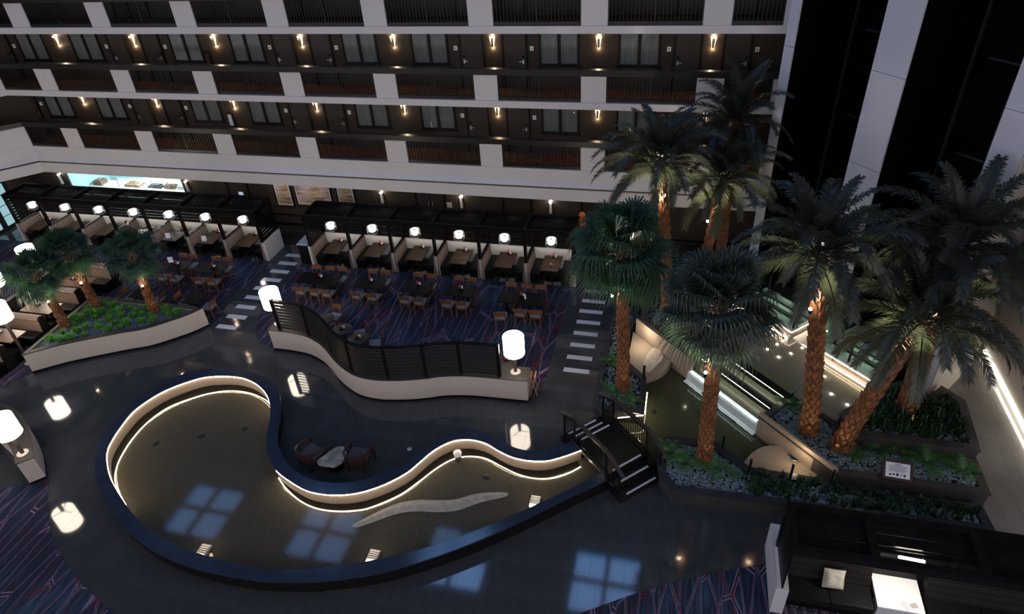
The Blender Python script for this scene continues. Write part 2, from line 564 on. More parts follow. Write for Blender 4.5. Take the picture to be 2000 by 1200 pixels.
def link(o, parent=None):
    COL.objects.link(o)
    if parent: o.parent = parent
    return o
def tag(o, label=None, cat=None, group=None, kind=None):
    if label: o['label'] = label
    if cat: o['category'] = cat
    if group: o['group'] = group
    if kind: o['kind'] = kind
    return o
def part(name, mb, m, parent, loc=None, rz=0.0):
    me = mb if isinstance(mb, bpy.types.Mesh) else mb.mesh(name, m)
    o = link(bpy.data.objects.new(name, me), parent)
    if loc: o.location = loc
    if rz: o.rotation_euler = (0, 0, rz)
    return o
def wpart(name, mb, m, parent):
    # part given in world coordinates under an unrotated thing
    l = parent.location
    return part(name, mb.shift(-l.x, -l.y, -l.z), m, parent)
def thing(name, loc, label=None, cat=None, group=None, rz=0.0, kind=None):
    o = link(bpy.data.objects.new(name, None))
    o.empty_display_size = 0.2
    o.location = loc
    o.rotation_euler = (0, 0, rz)
    return tag(o, label, cat, group, kind)
def single(name, mb, m, label=None, cat=None, group=None, kind=None, parent=None):
    xs = [v[0] for v in mb.v]; ys = [v[1] for v in mb.v]; zs = [v[2] for v in mb.v]
    c = ((min(xs) + max(xs)) / 2, (min(ys) + max(ys)) / 2, min(zs))
    mb.shift(-c[0], -c[1], -c[2])
    o = link(bpy.data.objects.new(name, mb.mesh(name, m)), parent)
    o.location = c
    return tag(o, label, cat, group, kind)
def struct(name, mb, m, parent=None):
    return single(name, mb, m, kind='structure', parent=None) if parent is None else wpart(name, mb, m, parent)
def copy_tree(o, parent=None):
    c = o.copy()
    COL.objects.link(c)
    c.parent = parent
    for ch in o.children:
        copy_tree(ch, c)
    return c
def light(kind, name, loc, energy, col=(1, 0.85, 0.65), r=0.05, parent=None, spot=None, aim=None, blend=0.6):
    d = bpy.data.lights.new(name, kind)
    d.energy = energy
    d.color = col
    if kind != 'AREA': d.shadow_soft_size = r
    if kind == 'SPOT':
        d.spot_size = math.radians(spot)
        d.spot_blend = blend
    o = link(bpy.data.objects.new(name, d), parent)
    o.location = loc
    if aim is not None:
        o.rotation_euler = Vector(aim).to_track_quat('-Z', 'Y').to_euler()
    return o
def smooth(P, k=6, closed=False):
    out = []
    n = len(P)
    rng = range(n) if closed else range(n - 1)
    for i in rng:
        g = lambda j: P[j % n] if closed else P[max(0, min(n - 1, j))]
        p0, p1, p2, p3 = g(i - 1), g(i), g(i + 1), g(i + 2)
        for s in range(k):
            t = s / k
            out.append(tuple(0.5 * (2 * b + (c - a) * t + (2 * a - 5 * b + 4 * c - d) * t * t + (3 * b - a - 3 * c + d) * t ** 3)
                             for a, b, c, d in zip(p0, p1, p2, p3)))
    if not closed: out.append(tuple(P[-1]))
    return out
def offset(P, d):
    # shift an open polyline to its left by d
    out = []
    for i in range(len(P)):
        a, b = P[max(0, i - 1)], P[min(len(P) - 1, i + 1)]
        t = Vector((b[0] - a[0], b[1] - a[1])).normalized()
        out.append((P[i][0] - t.y * d, P[i][1] + t.x * d))
    return out
def oput(P, d):
    # inset a closed polygon (either winding) by d, mitred
    a = sum(P[i][0] * P[(i + 1) % len(P)][1] - P[(i + 1) % len(P)][0] * P[i][1] for i in range(len(P)))
    s = 1 if a > 0 else -1
    out = []
    n = len(P)
    for i in range(n):
        p, q, r = Vector(P[i - 1]), Vector(P[i]), Vector(P[(i + 1) % n])
        t1 = (q - p).normalized(); t2 = (r - q).normalized()
        n1 = Vector((-t1.y, t1.x)) * s; n2 = Vector((-t2.y, t2.x)) * s
        b = (n1 + n2)
        b = b / max(0.35, (1 + n1.dot(n2)))
        out.append((q.x + b.x * d, q.y + b.y * d))
    return out
def inside(p, P):
    x, y = p
    c = False
    j = len(P) - 1
    for i in range(len(P)):
        if (P[i][1] > y) != (P[j][1] > y) and x < (P[j][0] - P[i][0]) * (y - P[i][1]) / (P[j][1] - P[i][1] + 1e-12) + P[i][0]:
            c = not c
        j = i
    return c
def ring(outer, inner, z0, z1):
    # closed band between two equal-length loops
    m = MB()
    n = len(outer)
    V = [(*p, z1) for p in outer] + [(*p, z1) for p in inner] + [(*p, z0) for p in outer] + [(*p, z0) for p in inner]
    F = []
    for i in range(n):
        j = (i + 1) % n
        F += [(i, j, n + j, n + i), (2 * n + j, 2 * n + i, 3 * n + i, 3 * n + j), (2 * n + i, 2 * n + j, j, i), (n + i, n + j, 3 * n + j, 3 * n + i)]
    return m.add(V, F)
ORD = ['first', 'second', 'third', 'fourth', 'fifth', 'sixth', 'seventh', 'eighth', 'ninth', 'tenth']
U = (math.sqrt(.5), -math.sqrt(.5))      # the 45 degree axis of water garden, bridge and lift tower
V = (math.sqrt(.5), math.sqrt(.5))

# ================================================================== SETTING: hotel gallery facade
YF, YW = 24.0, 25.5            # railing plane and room wall plane
LV = [4.45, 7.10, 9.74]        # gallery floor levels
XL, XR = -29.75, 3.3           # facade ends (left end turns 45 degrees)
PX = [-27.25 + 4.0 * k for k in range(8)]
LVN = ['lowest', 'middle', 'upper']
D45 = (-math.sqrt(.5), -math.sqrt(.5))
def turn(y_off, length=9.0):
    # plan line of the facade at a setback y_off behind the railing plane: right end -> corner -> left wing
    cx = XL - 0.414 * y_off
    return [(XR, YF + y_off), (cx, YF + y_off), (cx + D45[0] * length, YF + y_off + D45[1] * length)]
def slab(y0, y1, z0, z1):
    A, B = turn(y0), turn(y1)
    return MB().prism(A + B[::-1], z0, z1)

for li, z in enumerate(LV):
    if li > 0:
        struct('trim_%d' % (li + 1), slab(-0.04, 1.5, z - 0.25, z), 'facade_white')
    struct('floor_gallery_%s' % LVN[li], slab(0.14, 1.5, z, z + 0.012), 'hall_carpet')
    # continuous dark rail cap
    struct('trim_%d' % (li + 10), slab(-0.07, 0.17, z + 0.96, z + 1.17), 'rail_dark')
    # white piers below the cap
    for k, px in enumerate(PX):
        struct('wall_pier_%s_%d' % (LVN[li], k + 1), MB().box(px - 0.45, px + 0.45, YF, YF + 0.12, z + 0.001, z + 0.96), 'facade_white')
    struct('wall_pier_%s_9' % LVN[li], MB().box(2.78, XR, YF, YF + 0.12, z + 0.001, z + 0.96), 'facade_white')
    T = turn(0.0)
    A, B = turn(0.0), turn(0.12)
    struct('wall_parapet_%s' % LVN[li], MB().prism([A[1], A[2], B[2], B[1]], z + 0.001, z + 0.96), 'facade_white')
    # railings, one per bay
    edges = [XL] + [e for p in PX for e in (p - 0.45, p + 0.45)] + [2.78]
    for b in range(9):
        x0, x1 = edges[2 * b] + 0.005, edges[2 * b + 1] - 0.005
        w = x1 - x0
        t = thing('gallery_railing', ((x0 + x1) / 2, YF + 0.06, z), 'black baluster railing on the %s gallery, %s bay from the left corner' % (LVN[li], ORD[b]), 'railing', 'gallery railings')
        part('bottom_rail', MB().box(-w / 2, w / 2, -0.04, 0.04, 0.03, 0.13), 'rail_dark', t)
        part('end_post', MB().box(-w / 2, -w / 2 + 0.04, -0.02, 0.02, 0.13, 0.955), 'rail_dark', t)
        part('end_post', MB().box(w / 2 - 0.04, w / 2, -0.02, 0.02, 0.13, 0.955), 'rail_dark', t)
        if w > 2: part('middle_post', MB().box(-0.02, 0.02, -0.02, 0.02, 0.13, 0.955), 'rail_dark', t)
        m = MB()
        n = int(w / 0.125)
        for i in range(1, n):
            xx = -w / 2 + w * i / n
            m.box(xx - 0.008, xx + 0.008, -0.008, 0.008, 0.13, 0.955)
        part('balusters', m, 'rail_dark', t)

struct('wall_gallery_end', MB().box(3.3, 3.5, 24.05, 25.6, 3.3, ROOF - 0.06), 'room_wall')
# room walls and floors above, up to the roof
T0, T1 = turn(1.5), turn(1.6)
struct('wall_rooms', MB().prism(T0 + T1[::-1], 3.3, ROOF), 'room_wall')
for j, z in enumerate((12.38, 15.02, 17.66)):  # unseen upper bands, coloured dark to keep their reflection out of the water
    struct('trim_%d' % (20 + j), slab(-0.04, 1.5, z - 0.25, z), 'rail_dark')
    struct('wall_parapet_high_%d' % (j + 1), slab(0.0, 0.12, z + 0.001, z + 1.0), 'rail_dark')

# fascia of the lowest gallery: flat band, cove, groove, lower band
def prof_sweep(prof):
    L = [turn(y) for y, z in prof]
    m = MB()
    vs = []
    for (y, z), pl in zip(prof, L):
        vs += [(*p, z) for p in pl]
    fs = []
    for i in range(len(prof) - 1):
        for k in range(2):
            fs.append((i * 3 + k, i * 3 + k + 1, (i + 1) * 3 + k + 1, (i + 1) * 3 + k))
    return m.add(vs, fs)
struct('trim_1', prof_sweep([(1.5, 4.449), (-0.02, 4.449), (-0.02, 3.95), (-0.14, 3.78), (-0.14, 3.75), (0.02, 3.745), (0.02, 3.68), (-0.10, 3.66), (-0.10, 3.17), (0.15, 3.15), (1.5, 3.15)]), 'facade_white')
struct('trim_9', slab(-0.06, -0.0, 3.682, 3.742), 'frame_dark')

# doors, windows, wall lights, number signs on the room walls
SX = [-31.38 + 4.015 * k for k in range(9)]
def door_mesh():
    return MB().box(-0.42, 0.42, -0.02, 0.02, 0, 2.05).mesh('door', 'door_brown')
dm = door_mesh()
fm = MB().box(-0.49, -0.42, -0.05, 0.0, 0, 2.12).box(0.42, 0.49, -0.05, 0.0, 0, 2.12).box(-0.42, 0.42, -0.05, 0.0, 2.05, 2.12).mesh('door_frame', 'frame_dark')
hm = MB().box(0.30, 0.36, -0.05, -0.02, 0.93, 1.08).bar((0.33, -0.07, 1.02), (0.18, -0.07, 1.02), 0.03).mesh('door_handle', 'steel')
km = MB().lathe([(0.0, -0.02), (0.04, -0.02), (0.04, 0.0), (0, 0)], n=10)
km.v = [(x + 0.33, z - 0.02, y + 1.2) for x, y, z in km.v]
km = km.mesh('door_lock', 'black')
wf = MB()
for a, b, c, d in ((-0.75, -0.68, 0, 1.5), (0.68, 0.75, 0, 1.5), (-0.68, 0.68, 0, 0.07), (-0.68, 0.68, 1.43, 1.5), (-0.06, 0.06, 0.07, 1.43)):
    wf.box(a, b, -0.06, 0.0, c, d)
wf.box(-0.80, 0.80, -0.09, 0.0, -0.05, 0.0)
wf = wf.mesh('window_frame', 'frame_dark')
wp = MB().box(-0.31, 0.31, -0.032, -0.026, 0.07, 1.43).mesh('window_pane', 'window_glass')
cm = MB()
n = 40
A = [(-0.68 + 1.36 * i / n, -0.012 + 0.006 * math.sin(i * 1.9), 0.07) for i in range(n + 1)]
cm.strip(A, [(x, y, 1.43) for x, y, z in A])
cm = cm.mesh('curtain', 'curtain')
sc_back = MB().box(-0.05, 0.05, -0.02, 0.0, -0.22, 0.15).mesh('back_plate', 'gold_plate')
sc_glow = MB()
for s in (-1, 1):
    sc_glow.add([(s * 0.045, -0.015, -0.18), (s * 0.10, -0.015, 0.16), (s * 0.10, -0.09, 0.16), (s * 0.045, -0.06, -0.18)], [(0, 1, 2, 3)])
    sc_glow.add([(s * 0.045, -0.06, -0.18), (s * 0.10, -0.09, 0.16), (s * 0.04, -0.10, 0.16), (s * 0.02, -0.07, -0.18)], [(0, 1, 2, 3)])
sc_glow = sc_glow.mesh('glass_tube', 'sconce_glow')
sc_shell = MB().tube([(0, -0.075, -0.24), (0, -0.085, -0.18), (0, -0.10, 0.0), (0, -0.10, 0.12)], [0.012, 0.04, 0.055, 0.045], 8).mesh('shell', 'gold_plate')
num = MB().box(-0.07, 0.07, -0.015, 0, -0.08, 0.08).mesh('sign_plate', 'white_plastic')
numd = MB().box(-0.022, 0.022, -0.019, -0.015, -0.022, 0.022).mesh('sign_mark', 'black')
ND = NW = 0
for li, z in enumerate(LV):
    nd = 0
    for k, sx in enumerate(SX):
        if sx < -31 and li == 2: continue
        doors = k % 2 == 0
        for s in (-1, 1):
            if doors:
                x = sx + s * 0.84
                if x < -31.2 or x > 2.6: continue
                ND += 1; nd += 1
                d = link(bpy.data.objects.new('door_%d' % ND, dm)); d.location = (x, YW - 0.021, z + 0.013); d['kind'] = 'structure'
                part('door_frame', fm, 'frame_dark', d)
                h = part('door_handle', hm, 'steel', d); h.scale = (s, 1, 1)
                l = part('door_lock', km, 'black', d); l.scale = (s, 1, 1)
                if li < 2:
                    g = thing('room_number_sign', (x + s * 0.66, YW, z + 1.50), 'white room number sign beside the %s door from the left, %s gallery' % (ORD[nd - 1], LVN[li]), 'sign', 'room number signs')
                    part('sign_plate', num, '', g); part('sign_mark', numd, '', g)
            else:
                x = sx + s * 1.47
                if x < -30.6 or x > 2.2: continue
                NW += 1
                w = link(bpy.data.objects.new('window_%d' % NW, wf)); w.location = (x, YW - 0.001, z + 0.88); w['kind'] = 'structure'
                part('window_pane', wp, '', w, (-0.37, 0, 0)); part('window_pane', wp, '', w, (0.37, 0, 0))
                part('curtain', cm, '', w)
        if li < 2 and sx < 2:
            if li == 1 and sx < -31: continue
            t = thing('wall_sconce', (sx, YW, z + 1.78), 'glowing brass wall sconce on the %s gallery, %s from the left' % (LVN[li], ORD[k]), 'wall lamp', 'gallery wall sconces')
            part('back_plate', sc_back, '', t); part('glass_tube', sc_glow, '', t); part('shell', sc_shell, '', t)
            light('POINT', 'sconce_light', (0, -0.045, 0.19), 13, (1, 0.72, 0.45), 0.03, t)
            light('POINT', 'sconce_light', (0, -0.05, -0.27), 7, (1, 0.72, 0.45), 0.03, t)
# extinguisher cabinets
for li, x in ((1, -19.85), (0, -19.65)):
    t = thing('extinguisher_cabinet', (x, YW, LV[li] + 0.72), 'narrow extinguisher cabinet beside the curtained window on the %s gallery' % LVN[li], 'cabinet')
    part('case', MB().box(-0.13, 0.13, -0.10, 0, 0, 0.62), 'frame_dark', t)
    part('glass_door', MB().box(-0.09, 0.09, -0.112, -0.10, 0.06, 0.56), 'paper' if li == 0 else 'armchair_wood', t)

# roof with skylight frames
def roof():
    m = MB()
    xs = sorted(set([-42, 14] + [x + s * 1.85 for x, y in SKY for s in (-1, 1)]))
    ys = sorted(set([-8, 30] + [y + s * 1.85 for x, y in SKY for s in (-1, 1)]))
    for i in range(len(xs) - 1):
        for j in range(len(ys) - 1):
            cx, cy = (xs[i] + xs[i + 1]) / 2, (ys[j] + ys[j + 1]) / 2
            if any(abs(cx - x) < 1.85 and abs(cy - y) < 1.85 for x, y in SKY): continue
            m.box(xs[i], xs[i + 1], ys[j], ys[j + 1], ROOF - 0.05, ROOF + 0.25)
    return m
ceil = struct('ceiling', roof(), 'concrete_ceiling')
for x, y in SKY:
    fr = MB().box(x - 1.85, x + 1.85, y - 0.13, y + 0.13, ROOF - 0.25, ROOF - 0.06).box(x - 0.13, x + 0.13, y - 1.85, y - 0.13, ROOF - 0.25, ROOF - 0.06).box(x - 0.13, x + 0.13, y + 0.13, y + 1.85, ROOF - 0.25, ROOF - 0.06)
    wpart('skylight_frame', fr, 'frame_dark', ceil)

# ================================================================== ground floor walls
YG = 25.9
struct('wall_back', MB().box(-31.0 - 3, -30.9, YG, YG + 0.1, 0, 3.6).box(-23.95, 8, YG, YG + 0.1, 0, 3.6).box(-30.9, -23.95, YG, YG + 0.1, 0, 0.95).box(-30.9, -23.95, YG, YG + 0.1, 2.5, 3.6), 'brown_wall')
struct('baseboard_back', MB().box(-23.9, 4, YG - 0.03, YG - 0.001, 0, 0.14), 'frame_dark')
struct('trim_30', MB().box(-23.9, 4, YG - 0.025, YG - 0.001, 0.55, 0.62), 'frame_dark')
struct('ceiling_ground', slab(1.501, 2.2, 3.2, 3.3), 'concrete_ceiling')
struct('wall_left', MB().box(-33.6, -33.4, 14, YG, 0, 3.6), 'brown_wall')
# glazed double door in the left wall
dz = link(bpy.data.objects.new('door_90', MB().box(-33.4, -33.34, 22.3, 24.5, 0.013, 0.1).box(-33.4, -33.34, 22.3, 24.5, 2.2, 2.3).box(-33.4, -33.34, 22.3, 22.42, 0.1, 2.2).box(-33.4, -33.34, 23.3, 23.5, 0.1, 2.2).box(-33.4, -33.34, 24.38, 24.5, 0.1, 2.2).mesh('door', 'frame_dark')))
dz['kind'] = 'structure'
for y0 in (22.42, 23.5):
    for q in range(4):
        o = part('door_pane', MB().box(-33.385, -33.375, y0 + 0.06, y0 + 0.82, 0.14 + q * 0.52, 0.62 + q * 0.52), 'screen', dz)
# kitchen behind the serving opening
struct('wall_kitchen', MB().box(-31.2, -30.9, YG + 0.1, YG + 2.6, 0, 2.9).box(-23.95, -23.65, YG + 0.1, YG + 2.6, 0, 2.9).box(-31.2, -23.65, YG + 2.5, YG + 2.6, 0, 2.9).box(-31.2, -23.65, YG + 0.1, YG + 2.5, 2.8, 2.9), 'kitchen_white')
struct('floor_kitchen', MB().box(-31.2, -23.65, YG + 0.1, YG + 2.5, 0.0, 0.02), 'kitchen_white')
single('kitchen_ceiling_light', MB().box(-30.2, -24.6, YG + 0.9, YG + 1.3, 2.74, 2.8), 'white_glow', 'bright cool white ceiling light over the open kitchen', 'light')
t = thing('serving_counter', (-27.4, YG + 1.25, 0.55), 'white serving counter in the bright kitchen opening', 'counter')
part('counter_top', MB().box(-3.45, 3.45, -0.30, 0.55, 0.35, 0.41), 'white_panel', t)
part('counter_front', MB().box(-3.4, 3.4, -0.25, 0.5, -0.52, 0.35), 'steel', t)
for q in range(6):
    xx = -2.6 + q * 1.05
    part('guard_post', MB().tube([(xx, -0.2, 0.41), (xx, -0.2, 0.82), (xx, -0.08, 0.92)], 0.02, 6), 'steel', t)
part('sneeze_guard', MB().add([(-2.7, -0.22, 0.80), (2.8, -0.22, 0.80), (2.8, 0.05, 0.95), (-2.7, 0.05, 0.95)], [(0, 1, 2, 3)]), 'glass_clear', t)
K = [('food_bin', -3.0, 0.5, 0.5, 0.22, 'tan_wood', 'wooden bread box standing at the left end of the kitchen counter', 'box'),
     ('food_tray', -0.8, 0.9, 0.5, 0.16, 'tan_leather', 'brown basket on the kitchen counter with orange fruit', 'basket'),
     ('menu_board', 0.55, 0.8, 0.4, 0.10, 'dark_cloth', 'dark tray lying in the middle of the kitchen counter', 'tray'),
     ('plate_stack', 2.2, 0.4, 0.4, 0.20, 'white_plastic', 'stack of white plates on the right of the kitchen counter', 'plates'),
     ('toaster', 1.45, 0.6, 0.4, 0.22, 'tan_wood', 'brown appliance on the kitchen counter near the plates', 'appliance')]
for nm, xx, w, d, h, m, lb, ct in K:
    b = MB().box(-27.4 + xx - w / 2, -27.4 + xx + w / 2, YG + 1.35 - d / 2, YG + 1.35 + d / 2, 0.961, 0.961 + h)
    b.box(-27.4 + xx - w / 3, -27.4 + xx + w / 3, YG + 1.35 - d / 3, YG + 1.35 + d / 3, 0.961 + h, 0.961 + h + 0.05)
    single(nm, b, m, lb, ct)
for q in range(4):
    single('orange_fruit', MB().ball((-28.35 + q * 0.1, YG + 1.3 + 0.05 * (q % 2), 1.24), 0.065), 'orange', 'orange fruit piled in the basket on the kitchen counter', 'fruit', 'oranges in the kitchen basket')
single('pot', MB().lathe([(0.0, 0), (0.16, 0), (0.17, 0.2), (0.12, 0.22), (0, 0.25)], (-25.9, YG + 1.35, 0.961), 14), 'steel', 'round steel pot on the kitchen counter beside the plates', 'pot')
light('AREA', 'kitchen_light', (-27.4, YG + 1.1, 2.7), 240, (0.72, 0.95, 1.0)).data.size = 2.2

# ground wall lights
for k, x in enumerate((-31.25, -23.62, -13.2, -9.36, -5.29)):
    t = thing('cylinder_wall_light', (x, YG, 1.55), 'lit white cylinder light on the brown ground floor wall, %s from the left' % ORD[k], 'wall lamp', 'ground floor wall lights')
    part('back_plate', MB().box(-0.06, 0.06, -0.02, 0, 0, 0.62), 'steel', t)
    part('tube', MB().lathe([(0.07, 0), (0.07, 0.5)], (0, -0.10, 0.03), 12), 'white_plastic', t)
    part('lamp_disc', MB().lathe([(0.0, 0.53), (0.068, 0.53), (0.068, 0.505), (0, 0.505)], (0, -0.10, 0.03), 12), 'bulb', t)
    light('POINT', 'wall_light', (0, -0.22, 0.72), 10, (1, 0.88, 0.68), 0.05, t)
    light('SPOT', 'wall_down', (0, -0.16, 0.0), 12, (1, 0.88, 0.68), 0.04, t, spot=120, aim=(0, 0, -1))
# paintings
for k, (x0, x1, z0, z1, lb) in enumerate(((-18.75, -17.95, 1.12, 2.5, 'narrow abstract painting in black frame, leftmost of three on the brown wall'), (-17.65, -15.85, 1.22, 2.5, 'wide purple and tan abstract painting, middle of three on the brown wall'), (-15.45, -14.65, 1.42, 2.5, 'small abstract painting partly behind the pergola, rightmost of three'))):
    t = thing('painting', ((x0 + x1) / 2, YG, z0), lb, 'painting')
    w = (x1 - x0) / 2
    h = z1 - z0
    part('frame', MB().box(-w - 0.07, w + 0.07, -0.05, 0, -0.07, h + 0.07), 'frame_dark', t)
    part('mat_border', MB().box(-w, w, -0.058, -0.05, 0, h), 'white_plastic', t)
    part('canvas', MB().box(-w + 0.05, w - 0.05, -0.064, -0.058, 0.05, h - 0.05), 'art', t)
    light('SPOT', 'picture_light', (0, -0.8, 1.9), 30, (1, 0.92, 0.8), 0.05, t, spot=70, aim=(0, 0.8, -1.35))
def ground_door(n, x0, x1, leaves):
    w = (x1 - x0)
    d = link(bpy.data.objects.new('door_%d' % n, MB().box(-w / 2, w / 2, -0.03, 0.0, 0.013, 2.4).mesh('door', 'door_brown')))
    d.location = ((x0 + x1) / 2, YG - 0.001, 0); d['kind'] = 'structure'
    part('door_frame', MB().box(-w / 2 - 0.09, -w / 2, -0.06, 0, 0.013, 2.5).box(w / 2, w / 2 + 0.09, -0.06, 0, 0.013, 2.5).box(-w / 2, w / 2, -0.06, 0, 2.4, 2.5), 'frame_dark', d)
    if leaves == 2:
        part('meeting_stile', MB().box(-0.01, 0.01, -0.036, -0.03, 0.013, 2.4), 'black', d)
        for s in (-1, 1):
            part('door_handle', MB().tube([(s * 0.09, -0.03, 1.35), (s * 0.09, -0.09, 1.35), (s * 0.09, -0.09, 1.75), (s * 0.09, -0.03, 1.75)], 0.014, 6), 'steel', d)
    else:
        part('door_handle', MB().bar((w / 2 - 0.1, -0.07, 1.02), (w / 2 - 0.25, -0.07, 1.02), 0.03), 'steel', d)
ground_door(91, -21.3, -20.3, 1)
ground_door(92, -11.5, -10.2, 2)
ground_door(93, -3.9, -2.5, 2)
ground_door(94, -7.4, -6.2, 1)
t = thing('wall_sign', (-20.7, YG, 1.52), 'small lit exit screen sign on the dark ground floor door', 'sign')
part('screen', MB().box(-0.12, 0.12, -0.045, -0.032, 0, 0.15), 'screen', t)
part('rim', MB().box(-0.14, 0.14, -0.036, -0.031, -0.02, 0.17), 'white_plastic', t)
t = thing('door_notice', (-9.98, YG, 1.5), 'white notice with two panels between the double door and wall light', 'sign')
part('panel', MB().box(-0.12, 0.12, -0.02, 0, 0.13, 0.25), 'paper', t)
part('panel', MB().box(-0.12, 0.12, -0.02, 0, 0, 0.11), 'paper', t)
part('text_line', MB().box(-0.09, 0.09, -0.022, -0.02, 0.18, 0.195), 'black', t)
part('text_line', MB().box(-0.09, 0.09, -0.022, -0.02, 0.05, 0.065), 'black', t)

# ================================================================== lift tower on the 45 degree line
TA = Vector((2.79, 22.84)); TD = Vector((0.633, -0.774)).normalized(); TN = Vector((0.774, 0.633)).normalized()   # along, and back into the tower
def tp(s, d): p = TA + TD * s + TN * d; return (p.x, p.y)
def tbox(s0, s1, d0, d1, z0, z1, m=None): return (m or MB()).prism([tp(s0, d0), tp(s1, d0), tp(s1, d1), tp(s0, d1)], z0, z1)
sB0 = (Vector((4.79, 20.34)) - TA).dot(TD); sB1 = (Vector((5.47, 19.56)) - TA).dot(TD); sC0 = (Vector((7.16, 17.49)) - TA).dot(TD)
JZ = [4.15, 6.79, 9.42, 12.06, 14.7, 17.3]
def column(n, s0, s1, d1, m='column_white'):
    zs = [0.0] + JZ + [ROOF - 0.05]
    o = None
    c = link(bpy.data.objects.new('wall_tower_%d' % n, None)); c.location = (*tp((s0 + s1) / 2, d1 / 2), 0); c['kind'] = 'structure'
    for i in range(len(zs) - 1):
        wpart('panel', tbox(s0, s1, 0, d1, zs[i] + (0.012 if i else 0), zs[i + 1]), m, c)
    wpart('core', tbox(s0 + 0.01, s1 - 0.01, 0.012, d1 - 0.01, 0, ROOF - 0.06), 'black', c)
column(1, -0.02, 0.36, 1.6)
column(2, sB0, sB1 + 0.02, 2.2)
c3 = link(bpy.data.objects.new('wall_tower_3', None)); c3.location = (8.0, 18.6, 0); c3['kind'] = 'structure'
C3 = [(7.16, 17.49), (7.64, 16.90), (9.98, 20.02), (9.3, 20.7)]
zs_ = [0.0] + JZ + [ROOF - 0.05]
for i in range(len(zs_) - 1):
    wpart('panel', MB().prism(C3, zs_[i] + (0.012 if i else 0), zs_[i + 1]), 'column_white', c3)
wpart('warm_lit_side', MB().prism([(7.66, 16.91), (7.69, 16.90), (10.0, 19.98), (9.97, 20.0)], 0, ROOF - 0.07), 'tan_wall', c3)  # thin sheet, its tan colour paints warm light onto this column face
wpart('core', MB().prism(oput(C3, 0.012), 0, ROOF - 0.06), 'black', c3)
struct('wall_tower_side', MB().prism([tp(-0.02, 1.6), tp(0.30, 1.6), tp(0.30, 4.6), tp(-0.02, 4.6)], 0, ROOF - 0.06), 'black')
for n, (a, b) in enumerate(((0.36, sB0), (sB1 + 0.02, sC0))):
    w = link(bpy.data.objects.new('wall_shaft_%d' % (n + 1), tbox(a, b, 2.6, 2.8, 0, ROOF - 0.06).mesh('shaft', 'shaft_black')))
    w['kind'] = 'structure'
    for z in LV + [12.38, 15.02, 17.66]:
        part('landing_edge', tbox(a + 0.55, b, 2.30, 2.6, z - 0.06, z), 'shaft_edge', w)
        part('lift_door', tbox((a + b) / 2 - 0.1, (a + b) / 2 + 0.85, 2.57, 2.6, z, z + 2.1), 'shaft_edge', w)
        part('door_seam', tbox((a + b) / 2 + 0.37, (a + b) / 2 + 0.385, 2.56, 2.575, z, z + 2.1), 'black', w)
        part('indicator', tbox((a + b) / 2 + 0.2, (a + b) / 2 + 0.55, 2.56, 2.575, z + 2.15, z + 2.18), 'steel', w)
    part('guide_rail', tbox(a + 0.35, a + 0.42, 1.9, 2.0, 0, ROOF - 0.06), 'shaft_edge', w)
    part('shaft_side', tbox(b - 0.02, b - 0.001, 0.05, 2.6, 0, ROOF - 0.06), 'shaft_black', w)
    part('shaft_side', tbox(a + 0.001, a + 0.02, 0.05, 2.6, 0, ROOF - 0.06), 'shaft_black', w)
# right hand wall with light cove at its foot
struct('wall_right', MB().box(10.5, 10.8, 15.2, 21.2, 0.22, 2.6), 'tan_wall')
struct('wall_right_upper', MB().box(10.7, 10.9, 15.2, 21.2, 2.6, 9), 'frame_dark')
struct('wall_right_band', MB().box(10.45, 10.9, 15.2, 21.2, 3.6, 4.3), 'column_white')
struct('wall_far_right', MB().box(13.8, 14, 12, 30, 0, ROOF - 0.06), 'frame_dark')
struct('wall_far_left', MB().box(-42, -41.8, 4, 30, 0, ROOF - 0.06), 'frame_dark')
struct('wall_right_back', MB().box(8.3, 10.8, 21.2, 21.4, 0, 9), 'tan_wall')
struct('baseboard_right', MB().box(10.62, 10.8, 15.2, 21.2, 0, 0.22), 'white_panel')
single('cove_light_strip', MB().box(10.44, 10.5, 15.2, 20.6, 0.13, 0.2), 'led_white', 'long bright light strip along the foot of the right wall', 'light strip')

# ================================================================== floor
CARPETS = {}
CARPETS['left'] = [(-33.3, 22.45), (-17.66, 22.45), (-17.62, 18.8), (-17.25, 17.9)] + [(-18.2, 17.6)] + [(-22.454, 13.899), (-22.799, 13.453), (-23.059, 13.03), (-23.757, 12.389)] + [(-33.3, 14)]
CARPETS['right'] = [(-16.08, 22.45), (-3.8, 22.45), (-3.8, 16.9)] + smooth([(-3.796, 16.647), (-3.878, 16.27), (-4.008, 15.894), (-4.166, 15.668)], 4) + [(-5, 16.2), (-13.6, 17.0)] + smooth([(-14.124, 16.751), (-14.8, 16.981), (-15.369, 17.563), (-15.77, 18.341), (-16.007, 19.011)], 4)
CARPETS['lower'] = smooth([(-17.731, 9.701), (-17.035, 8.928), (-16.187, 8.147), (-15.413, 7.635), (-14.66, 7.234), (-13.73, 6.825), (-12.743, 6.436), (-11.624, 6.031)], 4) + [(-14, 4), (-26, 4)] + [(-19.805, 8.617), (-18.631, 9.33)]
CARPETS['corner'] = smooth([(-2.152, 8.261), (-1.379, 8.743), (0.586, 9.931), (3.108, 11.044), (4.529, 11.552)], 4) + [(9.5, 11.4), (9.5, 6), (-2, 6)]

# ---- outlines used by floor and water works
LED_Z, LEDGE, WATER = 0.425, 0.50, 0.055
